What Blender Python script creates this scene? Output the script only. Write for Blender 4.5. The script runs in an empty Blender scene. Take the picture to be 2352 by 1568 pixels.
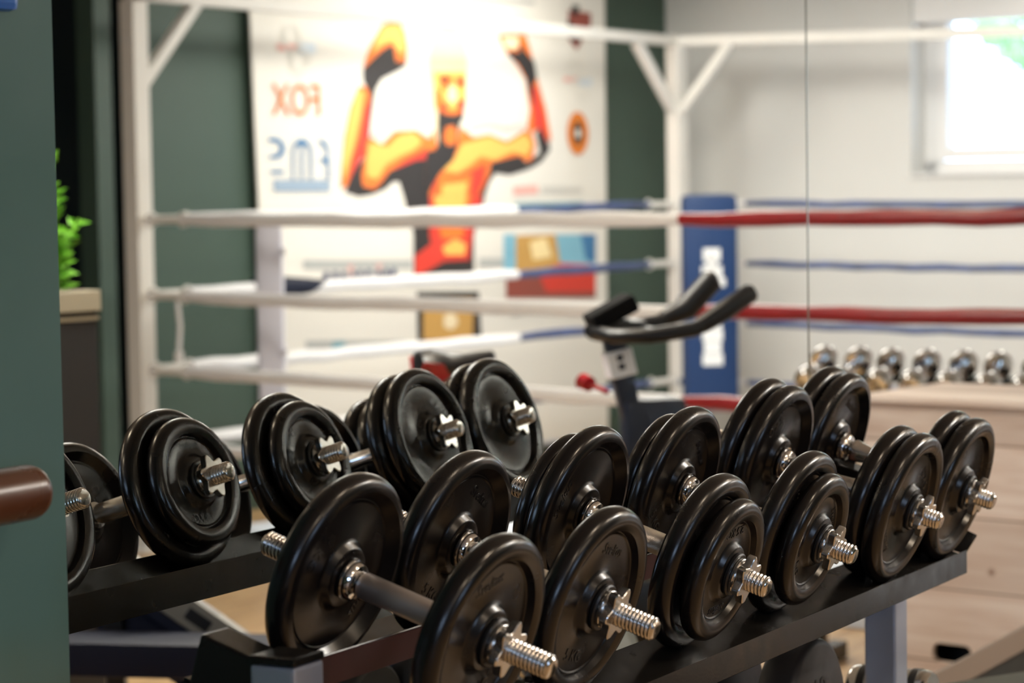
import bpy, bmesh, math, random
from mathutils import Vector, Matrix
random.seed(7)
SC = bpy.context.scene
COL = SC.collection
# ------------------------------------------------------------------ camera
cam_d = bpy.data.cameras.new('camera')
cam_d.sensor_width = 36.0
cam_d.lens = 88.0
cam_d.clip_start = 0.05
cam_d.clip_end = 200
cam_d.dof.use_dof = True
cam_d.dof.focus_distance = 2.98
cam_d.dof.aperture_fstop = 5.8
cam = bpy.data.objects.new('camera', cam_d)
COL.objects.link(cam)
_a, _p, _r = math.radians(29.149), math.radians(3.661), math.radians(-0.915)
_Fh = Vector((math.cos(_a), math.sin(_a), 0)); _R = _Fh.cross(Vector((0, 0, 1)))
_F = _Fh * math.cos(_p) - Vector((0, 0, 1)) * math.sin(_p); _U = _R.cross(_F)
_R2 = _R * math.cos(_r) + _U * math.sin(_r); _U2 = -_R * math.sin(_r) + _U * math.cos(_r)
_m = Matrix((_R2, _U2, -_F)).transposed().to_4x4(); _m.translation = Vector((0, -1.6835, 1.4504))
cam.matrix_world = _m
SC.camera = cam
# ------------------------------------------------------------------ world and exposure
w = bpy.data.worlds.new('sky'); SC.world = w; w.use_nodes = True
_bg = w.node_tree.nodes['Background']
_bg.inputs[0].default_value = (0.52, 0.70, 1.0, 1); _bg.inputs[1].default_value = 9.0
SC.view_settings.view_transform = 'Standard'
SC.view_settings.look = 'None'
SC.view_settings.gamma = 1.0
SC.view_settings.use_curve_mapping = False
SC.view_settings.exposure = 0.0
SC.cycles.max_bounces = 10
SC.cycles.glossy_bounces = 8
SC.cycles.diffuse_bounces = 4
SC.cycles.sample_clamp_indirect = 6.0
SC.cycles.caustics_reflective = True
SC.cycles.use_denoising = True

# room axes: the far half of the gym (ring, green wall, white wall) is turned 10.4 degrees against the mirror wall
RA = math.radians(10.4)
E1 = Vector((math.cos(RA), math.sin(RA), 0)); E2 = Vector((-math.sin(RA), math.cos(RA), 0)); Z = Vector((0, 0, 1))
NL = Vector((8.01, -4.48, 0)); RING = 3.68; RINGD = 4.35
FL = NL + E1 * RING; NR = NL + E2 * RINGD; FR = FL + E2 * RINGD
G0 = NL - E2 * 0.5          # point on the green wall
W0 = FL + E1 * 0.6          # point on the white end wall
CEIL = 2.62

def area(name, loc, target, sx, sy, power, col, spread=None, portal=False):
    l = bpy.data.lights.new(name, 'AREA'); l.shape = 'RECTANGLE'; l.size = sx; l.size_y = sy; l.energy = power; l.color = col
    if portal: l.cycles.is_portal = True
    if spread: l.spread = math.radians(spread)
    o = bpy.data.objects.new(name, l); COL.objects.link(o); o.location = loc
    d = Vector(target) - Vector(loc); o.rotation_euler = d.to_track_quat('-Z', 'Y').to_euler()
    return o
WARM = (1.0, 0.80, 0.58); COOL = (0.72, 0.84, 1.0); NEUT = (1.0, 0.91, 0.80); SOFT = (1.0, 0.94, 0.86)
# daylight entering by the windows (one in the white end wall, two high ones in the long green wall)
_wc = W0 + E2 * 1.75 + Z * 1.95
_sun = bpy.data.lights.new('sun', 'SUN'); _sun.energy = 4.0; _sun.angle = 0.01; _sun.color = (1, .95, .86)
_so = bpy.data.objects.new('sun', _sun); COL.objects.link(_so); _so.rotation_euler = Vector((.35, .5, -.8)).to_track_quat('-Z', 'Y').to_euler()
area('daylight_end_window', _wc + E1 * 0.26, _wc - E1 * 2, 1.4, 0.95, 22, COOL, None, True)
# ceiling panels; their housings are built in the lamp builder
LAMPS = [(9.5, -2.9, 80, SOFT), (11.1, -1.5, 13, SOFT), (5.3, -2.2, 72, SOFT), (2.2, -3.3, 11, WARM), (0.0, -3.4, 6, WARM), (10.30, -3.98, 19, SOFT)]  # the last one is an unseen extra, added to brighten the banner top
ADDED_SPOTS = [(1.2, -2.3, 9), (2.7, -1.7, 9), (4.0, -2.1, 9), (5.3, -1.5, 9), (6.2, -2.1, 12), (7.7, -1.5, 10)]  # unseen small lamps added for crisp highlights and a brighter box top
for _i, (_x, _y, _pw, _c) in enumerate(LAMPS):
    area('ceiling_lamp_light', (_x, _y, CEIL - 0.075), (_x, _y, 0), 1.1 if _i else 1.6, 0.24 if _i else 0.80, _pw, _c)

for _x, _y, _pw in ADDED_SPOTS:
    _l = area('added_spot_light', (_x, _y, CEIL - 0.052), (_x, _y, 0), 0.09, 0.09, _pw, WARM); _l.data.shape = 'DISK'
area('daylight_left_window', (-2.28, -3.5, 1.55), (5, -3.5, 1.55), 2.2, 1.3, 20, COOL, None, True)

# ------------------------------------------------------------------ helpers
def tag(o, label=None, cat=None, group=None, kind=None):
    if label: o['label'] = label
    if cat: o['category'] = cat
    if group: o['group'] = group
    if kind: o['kind'] = kind
    return o
def empty(name, loc=(0, 0, 0), label=None, cat=None, group=None):
    o = bpy.data.objects.new(name, None); COL.objects.link(o); o.location = loc; o.empty_display_size = 0.05
    return tag(o, label, cat, group)
def mat(name, col, rough=0.5, metal=0.0, noise=None, bump=None, spec=0.5, coat=0.0, emit=None):
    m = bpy.data.materials.new(name); m.use_nodes = True; nt = m.node_tree; b = nt.nodes['Principled BSDF']
    b.inputs['Base Color'].default_value = (*col, 1); b.inputs['Roughness'].default_value = rough; b.inputs['Metallic'].default_value = metal
    b.inputs['Specular IOR Level'].default_value = spec; b.inputs['Coat Weight'].default_value = coat
    tc = nt.nodes.new('ShaderNodeTexCoord')
    if noise:   # (scale, amount, roughness amount)
        n = nt.nodes.new('ShaderNodeTexNoise'); n.inputs['Scale'].default_value = noise[0]; n.inputs['Detail'].default_value = 6
        nt.links.new(tc.outputs['Object'], n.inputs['Vector'])
        mx = nt.nodes.new('ShaderNodeMixRGB'); mx.inputs[1].default_value = (*[c * (1 - noise[1]) for c in col], 1); mx.inputs[2].default_value = (*[min(1, c * (1 + noise[1])) for c in col], 1)
        nt.links.new(n.outputs['Fac'], mx.inputs[0]); nt.links.new(mx.outputs[0], b.inputs['Base Color'])
        mr = nt.nodes.new('ShaderNodeMapRange'); mr.inputs['To Min'].default_value = max(0.02, rough - noise[2]); mr.inputs['To Max'].default_value = rough + noise[2]
        mr.inputs['From Min'].default_value = 0.3; mr.inputs['From Max'].default_value = 0.7
        nt.links.new(n.outputs['Fac'], mr.inputs['Value']); nt.links.new(mr.outputs[0], b.inputs['Roughness'])
    if bump:    # (scale, strength, distance)
        n2 = nt.nodes.new('ShaderNodeTexNoise'); n2.inputs['Scale'].default_value = bump[0]; n2.inputs['Detail'].default_value = 4
        nt.links.new(tc.outputs['Object'], n2.inputs['Vector'])
        bp = nt.nodes.new('ShaderNodeBump'); bp.inputs['Strength'].default_value = bump[1]; bp.inputs['Distance'].default_value = bump[2]
        nt.links.new(n2.outputs['Fac'], bp.inputs['Height']); nt.links.new(bp.outputs[0], b.inputs['Normal'])
    if emit:
        b.inputs['Emission Color'].default_value = (*emit[0], 1); b.inputs['Emission Strength'].default_value = emit[1]
    return m
def link(name, me, m, parent=None):
    o = bpy.data.objects.new(name, me); COL.objects.link(o)
    if m is not None:
        for mm in (m if isinstance(m, (list, tuple)) else [m]): me.materials.append(mm)
    if parent: o.parent = parent
    return o
def finish(bm, name, m, parent=None, smooth=False, ang=40):
    bmesh.ops.recalc_face_normals(bm, faces=bm.faces)
    me = bpy.data.meshes.new(name); bm.to_mesh(me); bm.free()
    if smooth:
        for p in me.polygons: p.use_smooth = True
        try: me.set_sharp_from_angle(angle=math.radians(ang))
        except Exception: pass
    return link(name, me, m, parent)
def frame(o, x, y, z):
    M = Matrix((Vector(x), Vector(y), Vector(z))).transposed().to_4x4(); M.translation = Vector(o); return M
def box(bm, M, lo, hi, bev=0.0, mi=0):
    v = [bm.verts.new(M @ Vector((x, y, z))) for x in (lo[0], hi[0]) for y in (lo[1], hi[1]) for z in (lo[2], hi[2])]
    fs = [bm.faces.new([v[i] for i in q]) for q in ((0, 1, 3, 2), (4, 6, 7, 5), (0, 4, 5, 1), (2, 3, 7, 6), (0, 2, 6, 4), (1, 5, 7, 3))]
    for f in fs: f.material_index = mi
    if bev > 0:
        es = list({e for f in fs for e in f.edges})
        bmesh.ops.bevel(bm, geom=es, offset=bev, segments=2, profile=0.6, affect='EDGES')
I4 = Matrix.Identity(4)
def wbox(name, lo, hi, m, parent=None, bev=0.0, M=I4):
    bm = bmesh.new(); box(bm, M, lo, hi, bev); return finish(bm, name, m, parent)
def tube(bm, pts, rad, n=12, cap=True, mi=0, closed=False):
    pts = [Vector(p) for p in pts]; N = len(pts); rings = []
    rads = rad if isinstance(rad, (list, tuple)) else [rad] * N
    prev = None
    for i, p in enumerate(pts):
        if closed: t = (pts[(i + 1) % N] - pts[i - 1])
        else: t = (pts[min(i + 1, N - 1)] - pts[max(i - 1, 0)])
        t.normalize()
        if prev is None:
            a = Vector((0, 0, 1)) if abs(t.z) < 0.9 else Vector((1, 0, 0)); x = t.cross(a).normalized()
        else: x = (prev - t * prev.dot(t)).normalized()
        prev = x; y = t.cross(x)
        rings.append([bm.verts.new(p + (x * math.cos(2 * math.pi * k / n) + y * math.sin(2 * math.pi * k / n)) * rads[i]) for k in range(n)])
    rng = range(N) if closed else range(N - 1)
    for i in rng:
        A, B = rings[i], rings[(i + 1) % N]
        for k in range(n):
            f = bm.faces.new((A[k], A[(k + 1) % n], B[(k + 1) % n], B[k])); f.material_index = mi
    if cap and not closed:
        f = bm.faces.new(rings[0][::-1]); f.material_index = mi; f = bm.faces.new(rings[-1]); f.material_index = mi
def lathe(bm, M, prof, n=64, closed=False):
    """prof: (x along the axis, radius); axis = local x of M"""
    rings = []
    for x, r in prof:
        if r < 1e-6: rings.append([bm.verts.new(M @ Vector((x, 0, 0)))])
        else: rings.append([bm.verts.new(M @ Vector((x, r * math.cos(2 * math.pi * k / n), r * math.sin(2 * math.pi * k / n)))) for k in range(n)])
    L = len(rings)
    for i in range(L if closed else L - 1):
        A, B = rings[i], rings[(i + 1) % L]
        for k in range(n):
            q = [A[k % len(A)], A[(k + 1) % len(A)], B[(k + 1) % len(B)], B[k % len(B)]]
            q = list(dict.fromkeys(q))
            if len(q) >= 3: bm.faces.new(q)
def sqtube(bm, a, b, wx, up=(0, 0, 1), bev=0.004, wy=None):
    a = Vector(a); b = Vector(b); t = (b - a); L = t.length; t.normalize()
    u = Vector(up)
    x = u.cross(t)
    if x.length < 1e-4: x = Vector((1, 0, 0)).cross(t)
    x.normalize(); y = t.cross(x)
    wy = wy or wx
    box(bm, frame(a, t, x, y), (0, -wx / 2, -wy / 2), (L, wx / 2, wy / 2), bev)
def text_mesh(body, size, depth, M, shear=0.0, bevel=0.0):
    c = bpy.data.curves.new('lettering', 'FONT'); c.body = body; c.size = size; c.extrude = depth; c.align_x = 'CENTER'; c.align_y = 'CENTER'; c.shear = shear; c.resolution_u = 3
    o = bpy.data.objects.new('lettering', c); COL.objects.link(o)
    dg = bpy.context.evaluated_depsgraph_get(); me = bpy.data.meshes.new_from_object(o.evaluated_get(dg))
    bpy.data.objects.remove(o); bpy.data.curves.remove(c); me.transform(M); return me
def add_mesh(bm, me, mi=0):
    k = len(bm.faces); bm.from_mesh(me); bm.faces.ensure_lookup_table()
    for f in bm.faces[k:]: f.material_index = mi
    bpy.data.meshes.remove(me)
def copy_tree(o, parent=None):
    c = o.copy(); COL.objects.link(c)
    if parent: c.parent = parent
    for ch in list(o.children): copy_tree(ch, c)
    return c

# ------------------------------------------------------------------ materials
M = {}
M['rubber'] = mat('black_rubber', (0.0065, 0.0052, 0.005), 0.25, 0, (14, 0.3, 0.03), (30, 0.025, 0.001), 0.46)
M['chrome'] = mat('chrome', (0.74, 0.73, 0.72), 0.13, 1.0, (40, 0.12, 0.06))
M['steel_thread'] = mat('threaded_steel', (0.66, 0.63, 0.60), 0.20, 1.0, (120, 0.2, 0.08))
M['nut'] = mat('star_nut_steel', (0.70, 0.68, 0.65), 0.24, 1.0, (50, 0.1, 0.06))
M['black_ring'] = mat('black_washer_rubber', (0.008, 0.008, 0.009), 0.35)
M['rack_black'] = mat('black_powder_coat', (0.010, 0.009, 0.008), 0.22, 0, (25, 0.3, 0.06), (240, 0.10, 0.0005), 0.30)
M['rack_silver'] = mat('silver_rack_tube', (0.44, 0.48, 0.58), 0.34, 0.6, (14, 0.1, 0.05))
M['rack_red'] = mat('dark_red_brown_bar', (0.035, 0.004, 0.004), 0.5)
M['green'] = mat('green_wall_paint', (0.050, 0.086, 0.066), 0.55, 0, (1.6, 0.12, 0.06), (90, 0.05, 0.002))
M['green_gloss'] = mat('satin_green_panel', (0.095, 0.175, 0.160), 0.20, 0, (3, 0.10, 0.05), (25, 0.04, 0.002))
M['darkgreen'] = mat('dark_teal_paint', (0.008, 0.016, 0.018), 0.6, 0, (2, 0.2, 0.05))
M['white'] = mat('white_wall_paint', (0.72, 0.72, 0.70), 0.7, 0, (2, 0.03, 0.05), (60, 0.05, 0.002))
M['ceiling'] = mat('white_ceiling_paint', (0.62, 0.60, 0.56), 0.8, 0, (3, 0.03, 0.02))
M['frame_white'] = mat('white_window_frame', (0.85, 0.85, 0.85), 0.35)
M['ringwhite'] = mat('white_painted_steel', (0.74, 0.72, 0.68), 0.38, 0, (5, 0.05, 0.05))
M['rope_white'] = mat('white_rope_cover', (0.76, 0.75, 0.76), 0.45, 0, (8, 0.06, 0.05), (20, 0.3, 0.01))
M['rope_red'] = mat('red_rope_cover', (0.24, 0.006, 0.010), 0.40, 0, (8, 0.3, 0.05), (20, 0.3, 0.01))
M['rope_blue'] = mat('blue_rope_cover', (0.05, 0.075, 0.18), 0.4, 0, (14, 0.9, 0.05), (20, 0.3, 0.01))
M['navy'] = mat('navy_vinyl', (0.006, 0.009, 0.026), 0.6, 0, (8, 0.2, 0.05), None, 0.25)
M['pad_white'] = mat('lavender_white_vinyl', (0.60, 0.60, 0.68), 0.45, 0, (4, 0.04, 0.05))
M['pad_blue'] = mat('blue_vinyl', (0.003, 0.030, 0.115), 0.55, 0, (4, 0.1, 0.05))
M['canvas'] = mat('pale_ring_canvas', (0.52, 0.56, 0.62), 0.8, 0, (5, 0.05, 0.05))
M['black_plastic'] = mat('black_plastic', (0.010, 0.010, 0.012), 0.38, 0, (12, 0.2, 0.05))
M['darkblue_plastic'] = mat('dark_slate_plastic', (0.018, 0.024, 0.045), 0.4)
M['red'] = mat('red_vinyl', (0.50, 0.010, 0.020), 0.4)
M['paper'] = mat('white_label', (0.86, 0.90, 0.97), 0.6)
M['leaf'] = mat('plant_leaf', (0.16, 0.42, 0.03), 0.5, 0, (30, 0.3, 0.05))
M['soil'] = mat('dark_soil', (0.02, 0.014, 0.01), 0.9)
M['planter'] = mat('black_planter_panel', (0.018, 0.018, 0.020), 0.6)
M['beige'] = mat('beige_planter_rim', (0.36, 0.32, 0.24), 0.6)
M['barre'] = mat('brown_varnished_wood', (0.10, 0.034, 0.014), 0.28, 0, (9, 0.45, 0.05))
M['blueplastic'] = mat('blue_plastic', (0.01, 0.12, 0.45), 0.25)
M['trim'] = mat('taupe_mirror_trim', (0.20, 0.16, 0.13), 0.5)
M['olive'] = mat('dark_olive_vinyl', (0.030, 0.030, 0.018), 0.6, 0, (6, 0.2, 0.05))
M['bench_grey'] = mat('grey_bench_steel', (0.22, 0.21, 0.19), 0.45)
def wood(name, c1, c2, sx, sy, rough, plank=None, axis='Y', knots=False, coords='Object'):
    m = bpy.data.materials.new(name); m.use_nodes = True; nt = m.node_tree; b = nt.nodes['Principled BSDF']; b.inputs['Roughness'].default_value = rough
    tc = nt.nodes.new('ShaderNodeTexCoord'); mp = nt.nodes.new('ShaderNodeMapping'); mp.inputs['Scale'].default_value = (sx, sy, sy if axis != 'Z' else sx)
    nt.links.new(tc.outputs[coords], mp.inputs['Vector'])
    n = nt.nodes.new('ShaderNodeTexNoise'); n.inputs['Scale'].default_value = 3; n.inputs['Detail'].default_value = 7; n.inputs['Distortion'].default_value = 0.6
    nt.links.new(mp.outputs[0], n.inputs['Vector'])
    cr = nt.nodes.new('ShaderNodeValToRGB'); cr.color_ramp.elements[0].position = 0.32; cr.color_ramp.elements[0].color = (*c1, 1); cr.color_ramp.elements[1].position = 0.68; cr.color_ramp.elements[1].color = (*c2, 1)
    nt.links.new(n.outputs['Fac'], cr.inputs[0]); out = cr.outputs[0]
    if plank:
        br = nt.nodes.new('ShaderNodeTexBrick'); br.inputs['Scale'].default_value = 1.0; br.inputs['Brick Width'].default_value = plank[0]; br.inputs['Row Height'].default_value = plank[1]
        br.inputs['Mortar Size'].default_value = plank[2]; br.inputs['Color1'].default_value = (1, 1, 1, 1); br.inputs['Color2'].default_value = (0.78, 0.76, 0.74, 1); br.inputs['Mortar'].default_value = (0.35, 0.28, 0.22, 1)
        if axis == 'Z':
            rm = nt.nodes.new('ShaderNodeMapping'); rm.inputs['Rotation'].default_value = (math.radians(-90), 0, 0); nt.links.new(tc.outputs[coords], rm.inputs['Vector']); nt.links.new(rm.outputs[0], br.inputs['Vector'])
        else: nt.links.new(tc.outputs[coords], br.inputs['Vector'])
        mx = nt.nodes.new('ShaderNodeMixRGB'); mx.blend_type = 'MULTIPLY'; mx.inputs[0].default_value = 1
        nt.links.new(out, mx.inputs[1]); nt.links.new(br.outputs['Color'], mx.inputs[2]); out = mx.outputs[0]
    if knots:
        v = nt.nodes.new('ShaderNodeTexVoronoi'); v.inputs['Scale'].default_value = 6.5; nt.links.new(tc.outputs[coords], v.inputs['Vector'])
        kr = nt.nodes.new('ShaderNodeValToRGB'); kr.color_ramp.elements[0].position = 0.03; kr.color_ramp.elements[0].color = (0.35, 0.22, 0.15, 1); kr.color_ramp.elements[1].position = 0.10; kr.color_ramp.elements[1].color = (1, 1, 1, 1)
        nt.links.new(v.outputs['Distance'], kr.inputs[0])
        mx = nt.nodes.new('ShaderNodeMixRGB'); mx.blend_type = 'MULTIPLY'; mx.inputs[0].default_value = 1
        nt.links.new(out, mx.inputs[1]); nt.links.new(kr.outputs[0], mx.inputs[2]); out = mx.outputs[0]
    nt.links.new(out, b.inputs['Base Color']); return m
M['floor'] = wood('light_wood_floor', (0.40, 0.24, 0.105), (0.58, 0.39, 0.20), 1.2, 9, 0.35, (1.6, 0.14, 0.003))
M['pine'] = wood('pine_plywood', (0.74, 0.59, 0.51), (0.90, 0.79, 0.72), 1.2, 14, 0.55, (3.0, 0.16, 0.003), 'Y', True)
M['mirror'] = mat('mirror_silver', (0.86, 0.89, 0.87), 0.0, 1.0)
M['mirror_edge'] = mat('mirror_glass_edge', (0.34, 0.30, 0.20), 0.2, 0.6)
M['mirror_bevel'] = mat('mirror_bevel', (0.62, 0.68, 0.66), 0.12, 0.8)
_g = bpy.data.materials.new('window_glass'); _g.use_nodes = True
_nt = _g.node_tree; _nt.nodes.remove(_nt.nodes['Principled BSDF'])
_tr = _nt.nodes.new('ShaderNodeBsdfTransparent'); _gl = _nt.nodes.new('ShaderNodeBsdfGlossy'); _gl.inputs['Roughness'].default_value = 0.02; _mx = _nt.nodes.new('ShaderNodeMixShader'); _mx.inputs[0].default_value = 0.06
_nt.links.new(_tr.outputs[0], _mx.inputs[1]); _nt.links.new(_gl.outputs[0], _mx.inputs[2]); _nt.links.new(_mx.outputs[0], _nt.nodes['Material Output'].inputs[0]); M['glass'] = _g
def knurled():
    m = mat('knurled_handle_steel', (0.60, 0.55, 0.47), 0.30, 1.0); nt = m.node_tree; b = nt.nodes['Principled BSDF']
    tc = nt.nodes.new('ShaderNodeTexCoord'); sp = nt.nodes.new('ShaderNodeSeparateXYZ'); nt.links.new(tc.outputs['Object'], sp.inputs[0])
    at = nt.nodes.new('ShaderNodeMath'); at.operation = 'ARCTAN2'; nt.links.new(sp.outputs['Y'], at.inputs[0]); nt.links.new(sp.outputs['Z'], at.inputs[1])
    outs = []
    for s in (1, -1):
        a = nt.nodes.new('ShaderNodeMath'); a.operation = 'MULTIPLY'; a.inputs[1].default_value = 44.0; nt.links.new(at.outputs[0], a.inputs[0])
        x = nt.nodes.new('ShaderNodeMath'); x.operation = 'MULTIPLY_ADD'; x.inputs[1].default_value = s * 3300.0; nt.links.new(sp.outputs['X'], x.inputs[0]); nt.links.new(a.outputs[0], x.inputs[2])
        q = nt.nodes.new('ShaderNodeMath'); q.operation = 'SINE'; nt.links.new(x.outputs[0], q.inputs[0]); outs.append(q)
    mn = nt.nodes.new('ShaderNodeMath'); mn.operation = 'MAXIMUM'; nt.links.new(outs[0].outputs[0], mn.inputs[0]); nt.links.new(outs[1].outputs[0], mn.inputs[1])
    bp = nt.nodes.new('ShaderNodeBump'); bp.inputs['Strength'].default_value = 0.5; bp.inputs['Distance'].default_value = 0.0006; nt.links.new(mn.outputs[0], bp.inputs['Height']); nt.links.new(bp.outputs[0], b.inputs['Normal'])
    return m
M['knurl'] = knurled()
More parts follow.
